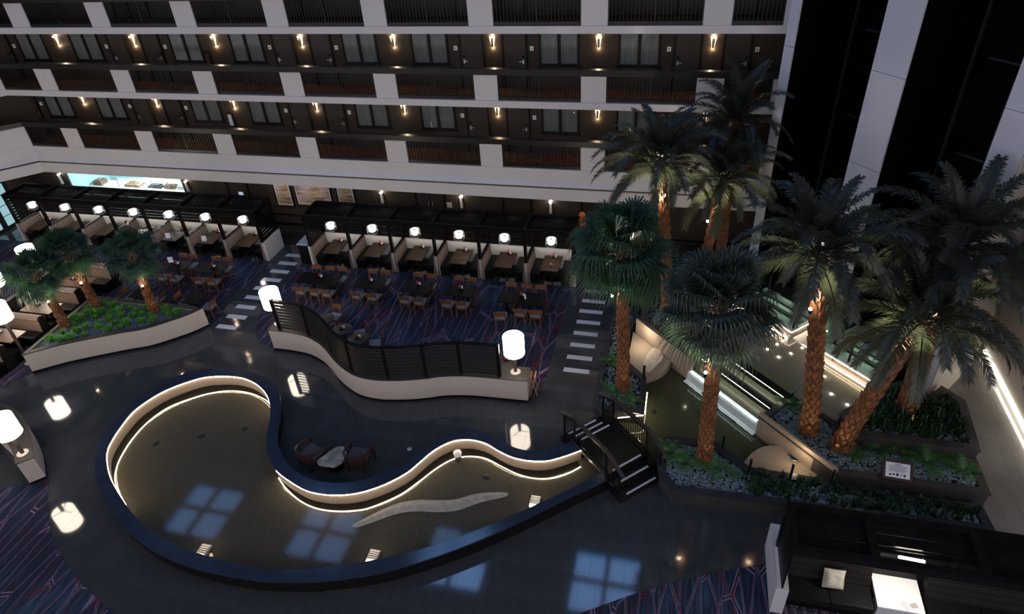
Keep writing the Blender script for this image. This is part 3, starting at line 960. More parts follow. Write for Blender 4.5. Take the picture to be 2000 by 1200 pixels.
# river pool ledge: outer and inner edge, clockwise from the bridge's near side
P_OUT_FRONT = smooth([(-1.169, 12.474), (-1.998, 11.778), (-2.716, 11.124), (-3.639, 10.321), (-4.537, 9.613), (-5.428, 9.015), (-6.325, 8.514), (-7.024, 8.23), (-7.743, 7.999), (-8.495, 7.832), (-9.281, 7.715), (-10.723, 7.682), (-11.96, 7.822), (-12.954, 8.092), (-14.217, 8.638), (-15.579, 9.55), (-16.272, 10.246), (-16.947, 11.339), (-16.938, 12.268), (-16.967, 12.951), (-16.558, 13.851), (-16.141, 14.41), (-15.388, 14.816), (-14.48, 15), (-13.581, 14.853), (-12.652, 14.481), (-12.049, 13.825), (-11.655, 13.127), (-11.41, 12.534), (-11.14, 12.061), (-10.722, 11.595), (-10.18, 11.197), (-9.578, 10.963), (-8.969, 10.91), (-8.391, 11.002), (-7.899, 11.208), (-7.441, 11.542), (-6.921, 12.028), (-6.672, 12.434), (-6.399, 12.939), (-6.028, 13.39), (-5.633, 13.592), (-5.116, 13.601), (-4.551, 13.407), (-3.992, 13.178), (-3.488, 13.13), (-3.026, 13.257), (-2.591, 13.541), (-2.22, 13.879)], 4)
P_IN_FRONT = smooth([(-1.34, 12.7), (-2.043, 12.053), (-2.776, 11.419), (-3.717, 10.63), (-4.636, 9.934), (-5.55, 9.35), (-6.484, 8.891), (-7.19, 8.586), (-7.915, 8.337), (-8.667, 8.142), (-9.468, 8.024), (-11.002, 8.091), (-11.85, 8.201), (-12.824, 8.442), (-13.743, 8.817), (-14.823, 9.451), (-15.567, 9.979), (-16.241, 10.667), (-16.515, 11.285), (-16.666, 12.033), (-16.691, 12.554), (-16.54, 13.077), (-16.315, 13.526), (-15.865, 14.025), (-15.321, 14.415), (-14.624, 14.59), (-14.033, 14.612), (-13.519, 14.488), (-13.078, 14.276), (-12.662, 13.966), (-12.349, 13.624), (-12.074, 13.216), (-11.819, 12.684), (-11.573, 12.109), (-11.251, 11.62), (-10.842, 11.21), (-10.419, 10.938), (-9.583, 10.606), (-9.032, 10.529), (-8.49, 10.579), (-7.998, 10.728), (-7.599, 10.95), (-7.18, 11.289), (-6.795, 11.741), (-6.577, 12.172), (-6.352, 12.616), (-6.081, 12.956), (-5.767, 13.182), (-5.346, 13.281), (-4.882, 13.22), (-4.379, 12.984), (-3.91, 12.831), (-3.417, 12.805), (-2.954, 12.892), (-2.519, 13.132), (-2.037, 13.481)], 4)
PL = [(-1.912, 21.567), (-0.922, 20.209), (-1.192, 19.537), (-1.135, 17.668), (-0.448, 16.919), (-0.383, 15.255), (-1.601, 15.217), (-1.994, 15.519)]
PB = [(0.04, 14.05), (0.39, 14.44), (1.83, 14.44), (1.94, 14.26), (2.63, 13.66), (4.70, 13.60), (4.80, 13.45), (8.30, 13.45), (8.38, 12.64), (0.58, 12.45), (0.21, 12.95)]
PT2 = [(4.74, 13.58), (8.45, 13.58), (8.45, 14.78), (5.18, 14.82), (5.08, 15.66), (3.93, 16.61), (2.94, 15.42)]
PT3 = [(5.30, 14.86), (8.47, 14.80), (8.63, 16.81), (8.15, 17.35), (7.66, 16.78), (7.08, 17.38), (6.6, 17.15), (5.72, 16.2), (5.12, 15.68)]
PM = [(-0.87, 19.55), (0.96, 17.50), (1.35, 17.95), (0.55, 18.9), (0.55, 21.2), (2.6, 21.9), (2.6, 24.4), (-0.24, 24.4), (-0.58, 21.55)]
CW = smooth([(-14.068, 16.73), (-13.297, 16.722), (-12.532, 16.626), (-11.878, 16.354), (-11.384, 16.01), (-10.876, 15.572), (-10.327, 15.187), (-9.724, 14.905), (-9.076, 14.831), (-8.495, 14.897), (-7.923, 15.023), (-7.386, 15.194), (-6.907, 15.38), (-6.146, 15.527), (-5.363, 15.579), (-4.583, 15.606), (-4.122, 15.627)], 5)
PLAN_L = smooth([(-22.414, 13.906), (-21.489, 14.624), (-20.581, 15.172), (-19.635, 15.702), (-18.894, 16.077), (-18.087, 16.82), (-17.726, 17.242), (-17.483, 17.652)], 4)

TILES_OUT = [CARPETS['left'], CARPETS['right'], CARPETS['lower'], CARPETS['corner'], P_OUT_FRONT + [(-1.2, 13.7)], PL, PB, PT2, PT3, PM,
             [(-31.3, 22.5), (-17.8, 22.5), (-17.8, 24), (-31.3, 24)], [(-15.5, 22.5), (-3.7, 22.5), (-3.7, 24), (-15.5, 24)], [(-1, 20), (6, 13.4), (9, 17.5), (2, 24)]]
fl = struct('floor', MB().box(-42, 14, -8, 30, -0.30, -0.012), 'grout')
tm = MB().box(-0.2135, 0.2135, -0.4345, 0.4345, -0.012, 0.0).mesh('floor_tile', 'tile')
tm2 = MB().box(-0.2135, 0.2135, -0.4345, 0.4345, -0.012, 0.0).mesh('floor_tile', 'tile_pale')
cand = []
for j in range(-6, 20):
    y = 8.88 + 0.8725 * (j + 0.5)
    for i in range(-75, 30):
        x = -1.5 + 0.43 * (i + 0.5) + (0.215 if j % 2 else 0)
        ok = not any(all(inside((x + a, y + b), P) for a in (-0.2, 0.2) for b in (-0.42, 0.42)) for P in TILES_OUT)
        if ok and y < 25.5 and x > -33 and x < 12.3:
            # keep tiles whose place the photograph takes in
            vis = -1.75 * y < x < 0.75 * y + 0.6 and y > 6.6
            cand.append((0 if vis else 1, x * x + y * y + 230, x, y)) 
cand.sort()
for _, _, x, y in cand[:300]:
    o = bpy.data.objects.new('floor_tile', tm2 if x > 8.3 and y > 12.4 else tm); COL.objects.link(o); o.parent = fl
    o.location = (x - fl.location.x, y - fl.location.y, 0.0 - fl.location.z)
m, m2 = MB(), MB()
for _, _, x, y in cand[300:]:
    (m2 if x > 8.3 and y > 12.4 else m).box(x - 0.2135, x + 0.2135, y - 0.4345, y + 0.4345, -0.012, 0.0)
o = wpart('floor_tiles_far', m, 'tile', fl); o['kind'] = 'stuff'
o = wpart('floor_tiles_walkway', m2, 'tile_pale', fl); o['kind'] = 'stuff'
for nm, P in CARPETS.items():
    struct('floor_carpet_' + nm, MB().prism(P, -0.011, 0.008), 'carpet')
# white crossing stripes
for k in range(9):
    y = 17.7 + 0.685 * k
    single('crossing_stripe', MB().box(-17.18, -16.30, y - 0.125, y + 0.125, 0.0005, 0.006), 'tile_white', 'white stripe in the dark floor left of the curved screen, %s from the front' % ORD[k], 'stripe', 'left walkway stripes')
    if k < 9:
        y = 17.44 + 0.702 * k
        single('crossing_stripe', MB().box(-3.27, -2.38, y - 0.11, y + 0.11, 0.0005, 0.006), 'tile_white', 'white stripe in the walkway beside the palm planter, %s from the front' % ORD[k], 'stripe', 'right walkway stripes')

# ================================================================== river pool
rp = thing('river_pool', (-8, 11, 0), 'winding river pool with dark stone ledge and light line', 'pool')
n = min(len(P_OUT_FRONT), len(P_IN_FRONT))
def resample(P, n):
    L = [0]
    for i in range(1, len(P)): L.append(L[-1] + math.dist(P[i - 1], P[i]))
    out = []
    j = 0
    for k in range(n):
        s = L[-1] * k / (n - 1)
        while j < len(P) - 2 and L[j + 1] < s: j += 1
        t = (s - L[j]) / max(1e-9, L[j + 1] - L[j])
        out.append((P[j][0] + (P[j + 1][0] - P[j][0]) * t, P[j][1] + (P[j + 1][1] - P[j][1]) * t))
    return out
def nearest(p, P): return min(P, key=lambda q: (q[0] - p[0]) ** 2 + (q[1] - p[1]) ** 2)
IN = P_IN_FRONT
OUT = [nearest(p, P_OUT_FRONT) for p in IN]
OUT[0], OUT[-1] = P_OUT_FRONT[0], P_OUT_FRONT[-1]
def band(A, B, z0, z1):
    m = MB()
    n = len(A)
    V = [(*p, z1) for p in A] + [(*p, z1) for p in B] + [(*p, z0) for p in A] + [(*p, z0) for p in B]
    F = []
    for i in range(n - 1):
        j = i + 1
        F += [(i, j, n + j, n + i), (2 * n + j, 2 * n + i, 3 * n + i, 3 * n + j), (2 * n + i, 2 * n + j, j, i), (n + i, n + j, 3 * n + j, 3 * n + i)]
    F += [(0, n, 3 * n, 2 * n), (n - 1, 2 * n - 1, 4 * n - 1, 3 * n - 1)]
    return m.add(V, F)
wpart('ledge_cap', band(OUT, IN, LEDGE - 0.05, LEDGE), 'ledge_stone', rp)
def shrink(A, B, t): return [(a[0] + (b[0] - a[0]) * t, a[1] + (b[1] - a[1]) * t) for a, b in zip(A, B)]
WO, WI = shrink(OUT, IN, 0.12), shrink(OUT, IN, 0.91)
WI2 = shrink(OUT, IN, 0.86)
wpart('outer_wall', band(WO, shrink(OUT, IN, 0.4), 0.0, LEDGE - 0.051), 'plinth', rp)
wpart('inner_wall', band(shrink(OUT, IN, 0.4), WI, 0.0, LEDGE - 0.051), 'aggregate', rp)
CLOSE = [(-0.2, 14.3), (0.1, 14.0)]
WB = WI + [(-1.45, 14.45), (-0.55, 13.55)]
wpart('pool_bottom', MB().flat(WB, 0.010), 'pool_floor', rp)
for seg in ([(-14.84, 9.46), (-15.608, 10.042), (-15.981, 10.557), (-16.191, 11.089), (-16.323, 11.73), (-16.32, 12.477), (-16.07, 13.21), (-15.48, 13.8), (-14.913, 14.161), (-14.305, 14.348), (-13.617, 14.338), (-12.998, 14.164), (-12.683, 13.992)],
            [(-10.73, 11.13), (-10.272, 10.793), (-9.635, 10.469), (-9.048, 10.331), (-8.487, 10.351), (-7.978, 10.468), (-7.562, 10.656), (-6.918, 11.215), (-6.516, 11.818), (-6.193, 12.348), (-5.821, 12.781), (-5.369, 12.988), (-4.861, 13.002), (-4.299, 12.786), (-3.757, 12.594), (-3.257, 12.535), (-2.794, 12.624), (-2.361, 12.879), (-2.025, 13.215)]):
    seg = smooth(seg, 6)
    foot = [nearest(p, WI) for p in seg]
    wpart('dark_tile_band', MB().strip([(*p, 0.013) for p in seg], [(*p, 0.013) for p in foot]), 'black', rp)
    wpart('floor_light_line', MB().tube([(*p, 0.03) for p in seg], 0.016, 6), 'led_floor', rp)
wpart('water', MB().flat(WB, WATER), 'water', rp)
# light line under the lip: far bank of the left basin, then the S curve
def led_run(a, b, name, r=0.015):
    i0 = min(range(len(IN)), key=lambda i: math.dist(IN[i], a)); i1 = min(range(len(IN)), key=lambda i: math.dist(IN[i], b))
    Q = shrink(OUT, IN, 0.985)[i0:i1 + 1]
    wpart(name, MB().tube([(*p, LED_Z) for p in Q], r, 5), 'led_pool', rp)
A = [(-14.383, 9.169), (-12.297, 13.536), (-10.619, 11.055), (-2.063, 13.456)]
led_run(A[0], A[1], 'light_line')
led_run(A[2], A[3], 'light_line')
for px, py in [(-11.476, 8.393), (-6.863, 9.114), (-3.075, 11.639)]:
    pass
for k, p in enumerate([(-11.428, 8.324), (-6.844, 9.071), (-3.064, 11.588)]):
    q = nearest(p, WI)
    t = thing('pool_light', (p[0], p[1], 0.011), 'small louvred pool light on the near inner wall, %s from the left' % ORD[k], 'pool light', 'louvred pool lights')
    m = MB()
    for s in range(5): m.box(-0.13, 0.13, -0.02 + s * 0.06, 0.015 + s * 0.06, 0.10, 0.125)
    part('louvres', m, 'white_panel', t)
    part('lamp', MB().box(-0.10, 0.10, -0.1, -0.05, 0.06, 0.14), 'led', t)
    part('case', MB().box(-0.14, 0.14, -0.08, 0.30, 0, 0.09), 'lamp_base', t)
    light('POINT', 'pool_glow', (0, 0.25, 0.40), 3.0, (1, 0.8, 0.55), 0.05, t)
for k, (p, lb) in enumerate(zip([(-15.457, 11.687), (-14.145, 12.245), (-12.896, 12.819), (-4.634, 12.35)], ('round dark drain in the pool floor, left of three', 'round dark drain in the middle of the left basin', 'round dark drain in the pool floor, nearest the armchair bay', 'round dark drain in the pool floor near the bridge end'))):
    single('pool_drain', MB().lathe([(0, 0.012), (0.10, 0.012), (0.12, 0.0)], (p[0], p[1], 0.0105), 14), 'drain', lb, 'drain')
q = (-5.674, 12.868)
t = thing('skimmer_lid', (q[0], q[1], 0.0105), 'white round skimmer lid standing in the pool by the glowing wall', 'skimmer')
part('float', MB().lathe([(0, 0), (0.11, 0), (0.11, 0.22), (0, 0.22)], n=14), 'steel', t)
part('lid', MB().lathe([(0.125, 0.22), (0.125, 0.26), (0, 0.27)], n=14), 'white_plastic', t)
# foam trail of the water jets
FT = smooth([(-7.788, 9.931), (-7.323, 10.329), (-6.805, 10.744), (-6.274, 10.953), (-5.771, 11.034), (-5.215, 11.177), (-4.776, 11.459), (-4.378, 11.644), (-3.856, 11.817)], 4)
hw = [0.012 + 0.19 * math.sin(PI * i / (len(FT) - 1)) ** 0.45 for i in range(len(FT))]
A = [(x, y, 0.15) for (x, y) in [(p[0], p[1]) for p in FT]]
L1 = [offset(FT, hw[i])[i] for i in range(len(FT))]; L2 = [offset(FT, -hw[i])[i] for i in range(len(FT))]
m = MB()
m.strip([(*p, 0.058) for p in L1], [(*p, 0.10) for p in FT]); m.strip([(*p, 0.10) for p in FT], [(*p, 0.058) for p in L2])
single('water_foam', m, 'foam', 'pale winding streak of foam on the pool water', 'foam', kind='stuff')

# armchair bay
def armchair(loc, rz, label):
    t = thing('armchair', loc, label, 'armchair', 'armchairs in the pool bay', rz)
    arc = [(math.cos(a) * 0.36, math.sin(a) * 0.30 , 0.0) for a in [math.radians(d) for d in range(180, 361, 20)]]
    rail = [(-0.36, 0.34, 0.62)] + [(x, y - 0.05, 0.64 + 0.10 * (-y / 0.3)) for x, y, z in arc] + [(0.36, 0.34, 0.62)]
    m = MB()
    for a, b in zip(rail[:-1], rail[1:]): m.bar(a, b, 0.07, 0.045)
    part('arm_rail', m, 'armchair_wood', t)
    part('seat', MB().prism([(-0.30, 0.32), (0.30, 0.32), (0.30, -0.1), (0.2, -0.25), (-0.2, -0.25), (-0.30, -0.1)], 0.34, 0.44), 'armchair_seat', t)
    m = MB()
    q = [(x * 0.95, y * 0.95 - 0.05) for x, y, z in arc][1:-1]
    m.strip([(x, y, 0.36) for x, y in q], [(x, y, 0.60) for x, y in q])
    part('backrest', m, 'armchair_wood', t)
    for x, y in ((-0.36, 0.33), (0.36, 0.33), (-0.26, -0.24), (0.26, -0.24)):
        part('leg', MB().bar((x, y, 0), (x, y, 0.61), 0.055), 'armchair_wood', t)
    part('seat_frame', MB().box(-0.34, 0.34, 0.26, 0.33, 0.28, 0.34).box(-0.36, -0.30, -0.1, 0.33, 0.28, 0.34).box(0.30, 0.36, -0.1, 0.33, 0.28, 0.34), 'armchair_wood', t)
armchair((*(-9.982, 11.881), 0), math.radians(-22), 'dark wooden armchair left of the shiny stone table')
armchair((*(-8.507, 12.057), 0), math.radians(2), 'dark wooden armchair right of the shiny stone table')
q = (-9.214, 11.883)
t = thing('stone_table', (q[0], q[1], 0), 'low table with polished irregular stone top between two armchairs', 'table')
shp = smooth([(-0.40, -0.22), (-0.30, -0.36), (0.0, -0.38), (0.24, -0.32), (0.36, -0.12), (0.34, 0.16), (0.20, 0.38), (0.04, 0.42), (-0.10, 0.34), (-0.26, 0.05)], 4, True)
shp = [(x + R.uniform(-.012, .012), y + R.uniform(-.012, .012)) for x, y in shp]
part('top', MB().prism(shp, 0.40, 0.45), 'mirror_stone', t)
part('pedestal', MB().lathe([(0.0, 0), (0.24, 0), (0.20, 0.2), (0.26, 0.4), (0, 0.4)], n=12), 'black', t)
q = (-7.276, 12.974)
single('floor_drain', MB().lathe([(0, 0.006), (0.07, 0.006), (0.08, 0.0)], (q[0], q[1], 0.0005), 14), 'steel', 'small round metal drain in the floor right of the armchairs', 'drain')

# ================================================================== bridge
BC = (-1.22, 13.70)
def bp(a, w): return (BC[0] + U[0] * a + V[0] * w, BC[1] + U[1] * a + V[1] * w)     # a: towards the viewer, w: to the right
br = thing('footbridge', (BC[0], BC[1], 0), 'dark stepped footbridge with black railings over the pool', 'bridge')
def bb(a0, a1, w0, w1, z0, z1, m=None): return (m or MB()).prism([bp(a0, w0), bp(a1, w0), bp(a1, w1), bp(a0, w1)], z0, z1)
HB = 0.77
wpart('deck', bb(-0.78, 0.78, -HB, HB, 0.42, 0.50), 'black_stone', br)
for s in (-1, 1):
    for k in range(3):
        a0 = 0.78 + 0.33 * k
        z = 0.50 - 0.165 * k
        if k: wpart('tread', bb(s * a0 - s * 0.33, s * a0, -HB, HB, 0.0 if k < 3 else 0, z), 'black_stone', br)
    wpart('tread', bb(s * 0.78, s * 0.785, -HB, HB, 0.0, 0.42), 'black_stone', br)
    for k in range(3):
        a = 0.72 + 0.33 * k
        wpart('nosing_strip', bb(s * a - 0.03, s * a + 0.03, -0.52, 0.52, 0.5005 - 0.165 * k, 0.506 - 0.165 * k), 'tile_white', br)
    wpart('edge_trim', bb(-0.78, 0.78, s * HB - 0.012 * s, s * HB + 0.012 * s, 0.40, 0.512), 'steel', br)
    # railing: level over the deck, falling over the steps
    def rp3(a, z): return (*bp(a, s * (HB - 0.05)), z)
    hr = [rp3(-1.50, 1.12), rp3(-0.85, 1.42), rp3(0.72, 1.42), rp3(1.46, 1.04)]
    rl = wpart('handrail', MB().bar(hr[0], hr[1], 0.10, 0.05).bar(hr[1], hr[2], 0.10, 0.05).bar(hr[2], hr[3], 0.10, 0.05), 'dark_top', br)
    def rz(a):
        if a < -0.85: return 1.12 + (a + 1.50) / 0.65 * 0.30
        if a > 0.72: return 1.42 - (a - 0.72) / 0.74 * 0.38
        return 1.42
    def fz(a): return 0.5 if abs(a) < 0.78 else (0.335 if abs(a) < 1.11 else 0.17)
    for a in (-1.30, -0.80, 0.70, 1.30):
        wpart('post', MB().bar(rp3(a, fz(a)), rp3(a, rz(a) - 0.02), 0.055), 'metal_black', br)
    wpart('lower_rail', MB().bar(rp3(-0.80, 0.60), rp3(0.70, 0.60), 0.04).bar(rp3(0.70, 0.60), rp3(1.30, 0.28), 0.04).bar(rp3(-0.80, 0.60), rp3(-1.30, 0.32), 0.04), 'metal_black', br)
    wpart('upper_rail', MB().bar(rp3(-0.80, 1.32), rp3(0.70, 1.32), 0.04).bar(rp3(0.70, 1.32), rp3(1.30, 1.02), 0.04).bar(rp3(-0.80, 1.32), rp3(-1.30, 1.10), 0.04), 'metal_black', br)
    m = MB()
    k = -1.22
    while k < 1.25:
        lo = 0.60 if abs(k + 0.05) < 0.75 else (0.60 - (abs(k) - 0.72) * 0.55)
        m.bar(rp3(k, lo), rp3(k, rz(k) - 0.05), 0.016)
        k += 0.095
    wpart('balusters', m, 'metal_black', br)

# ================================================================== water garden
ALT = 1.0          # upper pool level
lp = thing('cascade_pool', (1.5, 16.0, 0), 'green lit lower pool below the stepped waterfall', 'pool')
LPOLY = [(-1.9, 14.7), (-1.1, 17.7), (-1.1, 19.6), (3.0, 15.5), (4.7, 13.8), (4.6, 13.6), (2.6, 13.6), (1.9, 14.4), (0.4, 14.4), (-0.2, 13.1)]
wpart('pool_bottom', MB().flat(LPOLY, 0.008), 'pool_floor_green', lp)
wpart('water', MB().add([(*p, WATER - 0.002) for p in LPOLY], [tuple(range(len(LPOLY)))]), 'water', lp)
def planter(name, loc, label, P, z, cap=0.16, mwall='planter_stone', mcap='planter_stone', fill=0.1, fmat='soil', ct='planter'):
    t = thing(name, loc, label, ct)
    I = oput(P, cap)
    J = oput(P, 0.02)
    wpart('wall', ring(J, I, 0.0, z - 0.05), mwall, t)
    wpart('cap', ring(oput(P, -0.015), I, z - 0.05, z), mcap, t)
    wpart('bed', MB().prism(oput(P, cap - 0.01), z - fill - 0.1, z - fill), fmat, t)
    return t
planter('stone_planter', (-1.2, 17.5, 0), 'narrow dark stone planter beside the striped walkway holding a fan palm', PL, 0.5, 0.18, mcap='cap_stone')
planter('stone_planter', (2, 13.2, 0), 'long dark front planter along the lower pool with posts', PB, 0.5, 0.20, mcap='cap_stone')
planter('stone_planter', (6.2, 14.4, 0), 'middle stone planter tier holding the ferns and information board', PT2, 0.8, 0.20)
planter('stone_planter', (7, 16, 0), 'rear stone planter tier filled with dark strap leaves', PT3, 1.1, 0.22)
planter('stone_planter', (0.5, 21, 0), 'stone planter behind the waterfall with two tall date palms', PM, 1.0, 0.20)
# lit aggregate walls facing the lower pool
def uv(s, d): return (9.25 + s * U[0] * 1.0 + d * V[0], 9.25 + s * U[1] + d * V[1])   # s along U from the point (9.25,9.25), d across
def ub(s0, s1, d0, d1, z0, z1, m=None): return (m or MB()).prism([uv(s0, d0), uv(s1, d0), uv(s1, d1), uv(s0, d1)], z0, z1)
# positions along U: x - y = s * sqrt2
q2 = math.sqrt(2)
wpart('lit_wall', ub(-20.5 / q2, -16.55 / q2, -0.02, 0.06, 0.02, 0.95), 'aggregate', lp)
wpart('lit_wall', ub(-12.5 / q2, -8.8 / q2, -0.10, -0.02, 0.02, 0.95), 'aggregate', lp)
# sloping stone shelves
def shelf(P, zf, name):
    m = MB()
    top = [(*p, zf(p)) for p in P]
    n = len(P)
    m.add(top + [(*p, 0.02) for p in P], [tuple(range(n))] + [(i, (i + 1) % n, n + (i + 1) % n, n + i) for i in range(n)])
    return wpart(name, m, 'aggregate', lp)
B1 = [(-1.10, 19.55), (-1.14, 17.9), (-0.48, 17.12)] + smooth([(-0.38, 17.2), (-0.05, 17.45), (0.18, 17.75), (0.30, 18.10)], 4)
shelf(B1, lambda p: 0.22 + 0.05 * (p[0] + p[1] - 16.6), 'stone_shelf')
B2 = [(4.55, 13.84), (2.72, 13.78)] + smooth([(2.52, 14.05), (2.75, 14.45), (3.10, 14.75), (3.55, 14.86)], 4)
shelf(B2, lambda p: 0.18 + 0.06 * (p[0] + p[1] - 16.6), 'stone_shelf')
single('splash_foam', MB().prism(smooth([(-0.594, 17.625), (-0.534, 18.18), (-0.343, 18.664), (-0.074, 18.538), (0.018, 18.136), (-0.162, 17.753), (-0.403, 17.341)], 3, True), 0.36, 0.372), 'foam', 'white splash of water on the left stone shelf', 'foam', kind='stuff')
light('POINT', 'shelf_glow', (-0.55, 18.3, 0.75), 26, (1, 0.84, 0.62), 0.05, lp).location = (-0.78 - 1.5, 18.7 - 16, 0.85)
light('POINT', 'shelf_glow', (0, 0, 0), 12, (1, 0.78, 0.5), 0.05, lp).location = (3.9 - 1.5, 14.0 - 16, 0.8)
q = (3.931, 14.465)
t = thing('round_skimmer', (q[0], q[1], 0.27), 'round metal skimmer set in the right stone shelf', 'skimmer')
part('rim', MB().lathe([(0.19, 0), (0.19, 0.06), (0.155, 0.06), (0.155, 0.02)], n=18), 'steel', t)
part('basket', MB().lathe([(0.155, 0.03), (0, 0.03)], n=18), 'drain', t)
q = (1.074, 16.097)
q = (-0.12, 15.906)
single('pool_drain', MB().lathe([(0, 0.012), (0.09, 0.012), (0.11, 0.0)], (q[0], q[1], 0.0085), 14), 'drain', 'round dark drain in the lower pool beside the bridge', 'drain')
# strip lights beside the bridge
wpart('light_line', MB().tube([(*p, 0.42) for p in [(-0.36, 16.3), (-0.36, 15.3)]], 0.014, 5), 'led_pool', lp)
wpart('light_line', MB().tube([(*p, 0.42) for p in [(-1.15, 15.0), (-0.40, 15.25)]], 0.014, 5), 'led_pool', lp)

# stepped waterfall
cs = thing('stepped_waterfall', (2, 17, 0), 'stepped waterfall with lit ledges spilling into the lower pool', 'waterfall')
S0, S1 = -16.7 / q2, -12.5 / q2
dl = [(0.08, 0.50), (0.53, 0.75), (1.00, 1.0)]    # lip setback (along V) and height
for k, (d, z) in enumerate(dl):
    d2 = dl[k + 1][0] if k < 2 else d + 0.5
    wpart('step', ub(S0, S1, d, d2 + (0.1 if k < 2 else 0), 0.02, z - 0.03), 'black_stone', cs)
    wpart('tread_water', ub(S0, S1, d - 0.02, d2, z - 0.029, z - 0.012), 'step_water', cs)
    if k: 
        wpart('lip', ub(S0, S1, d - 0.05, d + 0.20, z - 0.03, z), 'black_stone', cs)
        wpart('light_line', MB().tube([(*uv(S0 + 0.05, d - 0.035), z - 0.045), (*uv(S1 - 0.05, d - 0.035), z - 0.045)], 0.013, 5), 'led_white', cs)
m = MB()
n = 30
rows = []
for j, (d, z) in enumerate(((0.06, 0.49), (-0.02, 0.47), (-0.06, 0.35), (-0.09, 0.06))):
    rows.append([(*uv(S0 + (S1 - S0) * i / n, d + R.uniform(-.01, .01)), z) for i in range(n + 1)])
for a, b in zip(rows[:-1], rows[1:]): m.strip(a, b)
wpart('falling_sheet', m, 'falling_water', cs)
m = MB()
A = [(*uv(S0 + (S1 - S0) * i / n, -0.08), 0.10) for i in range(n + 1)]
B = [(*uv(S0 + (S1 - S0) * i / n, -0.20 - R.uniform(0, .03)), 0.06) for i in range(n + 1)]
m.strip(A, B)
wpart('foam', m, 'fall_foam', cs)
wpart('foam_fill_light', MB().tube([(*uv(S0 + 0.1, -0.045), 0.475), (*uv(S1 - 0.1, -0.045), 0.475)], 0.009, 5), 'white_glow', cs)  # glowing strip added at the lip, above water, to brighten the foam
wpart('fall_light', MB().tube([(*uv(S0 + 0.05, 0.045), 0.45), (*uv(S1 - 0.05, 0.045), 0.45)], 0.012, 4), 'white_glow', cs)

# upper pool in front of the lifts
up = thing('upper_pool', (3, 18.5, 0), 'shallow grey upper pool between waterfall and lift pits', 'pool')
UPOLY = [uv(-16.6 / q2, 1.45), uv(-12.6 / q2, 1.45), (3.93, 16.5), (5.08, 15.6), (6.4, 16.9), (6.1, 17.6), (4.0, 20.0), (2.6, 21.3), (0.6, 21.0), (0.6, 18.9), (1.3, 17.95)]
wpart('pool_bottom', MB().prism(UPOLY, 0.02, ALT - 0.06), 'pool_floor_grey', up)
wpart('water', MB().add([(*p, ALT - 0.02) for p in UPOLY], [tuple(range(len(UPOLY)))]), 'water', up)
for p in [(3.277, 19.276), (3.651, 18.806), (3.327, 18.48), (4.045, 18.387), (3.65, 18.136), (4.423, 18.744), (4.945, 17.4), (5.036, 16.616), (5.418, 16.214), (3.86, 19.034)]:
    single('pool_spot', MB().lathe([(0, 0.03), (0.03, 0.02), (0.035, 0)], (p[0], p[1], ALT - 0.059), 8), 'bulb', 'tiny bright light set in the floor of the upper pool', 'light', 'sparkling lights in the upper pool')

# lift pits: stepped curb with light lines, glass guards, machinery below
def pit(name, label, s0, s1, left_open):
    t = thing(name, (*uv((s0 + s1) / 2, 4.0), 0), label, 'lift pit')
    d0, d1 = 3.32, 4.75
    zt = ALT + 0.28
    wpart('curb_base', ub(s0 - 0.0, s1, d0 - 0.12, d0 + 0.1, ALT - 0.06, ALT + 0.10), 'tan_wall', t)
    wpart('curb', ub(s0, s1, d0, d0 + 0.32, ALT + 0.02, zt), 'tan_wall', t)
    wpart('curb_cap', ub(s0, s1 + 0.03, d0 - 0.03, d0 + 0.34, zt, zt + 0.05), 'white_panel', t)
    wpart('light_line', MB().tube([(*uv(s0, d0 - 0.02), zt - 0.02), (*uv(s1, d0 - 0.02), zt - 0.02)], 0.02, 5), 'led', t)
    wpart('light_line', MB().tube([(*uv(s0, d0 - 0.14), ALT + 0.06), (*uv(s1, d0 - 0.14), ALT + 0.06)], 0.018, 5), 'led', t)
    e = s1 if left_open else s0
    sg = 1 if left_open else -1
    wpart('curb_side', ub(e - 0.12, e + 0.0, d0, d1, ALT + 0.0, zt), 'tan_wall', t)
    wpart('light_line', MB().tube([(*uv(e + sg * 0.02, d0), zt - 0.02), (*uv(e + sg * 0.02, d1), zt - 0.02)], 0.02, 5), 'led', t)
    wpart('pit_floor', ub(s0 + 0.02, s1 - 0.12, d0 + 0.34, d1 + 0.6, 0.5, 1.0), 'frame_dark', t)
    for k in range(3):
        wpart('pit_beam', ub(s0 + 0.1, s1 - 0.2, d0 + 0.55 + 0.42 * k, d0 + 0.72 + 0.42 * k, 1.0, 1.12), 'white_panel', t)
    wpart('pit_panel', ub(s0 + 0.1, s1 - 0.2, d0 + 0.36, d0 + 0.40, 1.0, zt), 'black_stone', t)
    L = s1 - s0
    wpart('glass_panel', ub(s0 + 0.03, s1 - 0.03, d0 + 0.17, d0 + 0.182, zt + 0.05, zt + 1.4), 'glass_green', t)
    wpart('glass_panel', ub(e - 0.03, e - 0.018, d0 + 0.2, d1, zt + 0.05, zt + 1.4), 'glass_green', t)
    k = 0
    for s in (s0 + 0.06, s0 + L / 2, s1 - 0.06):
        wpart('post', MB().bar((*uv(s, d0 + 0.12), zt + 0.05), (*uv(s, d0 + 0.12), zt + 1.5), 0.055), 'metal_black', t)
    wpart('post', MB().bar((*uv(e - sg * 0.04, d1 - 0.1), zt - 0.05), (*uv(e - sg * 0.04, d1 - 0.1), zt + 1.5), 0.055), 'metal_black', t)
    g = light('POINT', 'pit_glow', (0, 0, 0), 16, (0.85, 1.0, 0.85), 0.1, t)
    c = uv((s0 + s1) / 2, d0 + 1.0)
    g.location = (c[0] - t.location.x, c[1] - t.location.y, 1.9)
    return t
pit('lift_pit', 'glass guarded lift pit with bright stepped curb, left of the middle white column', -18.6 / q2, -15.05 / q2, True)
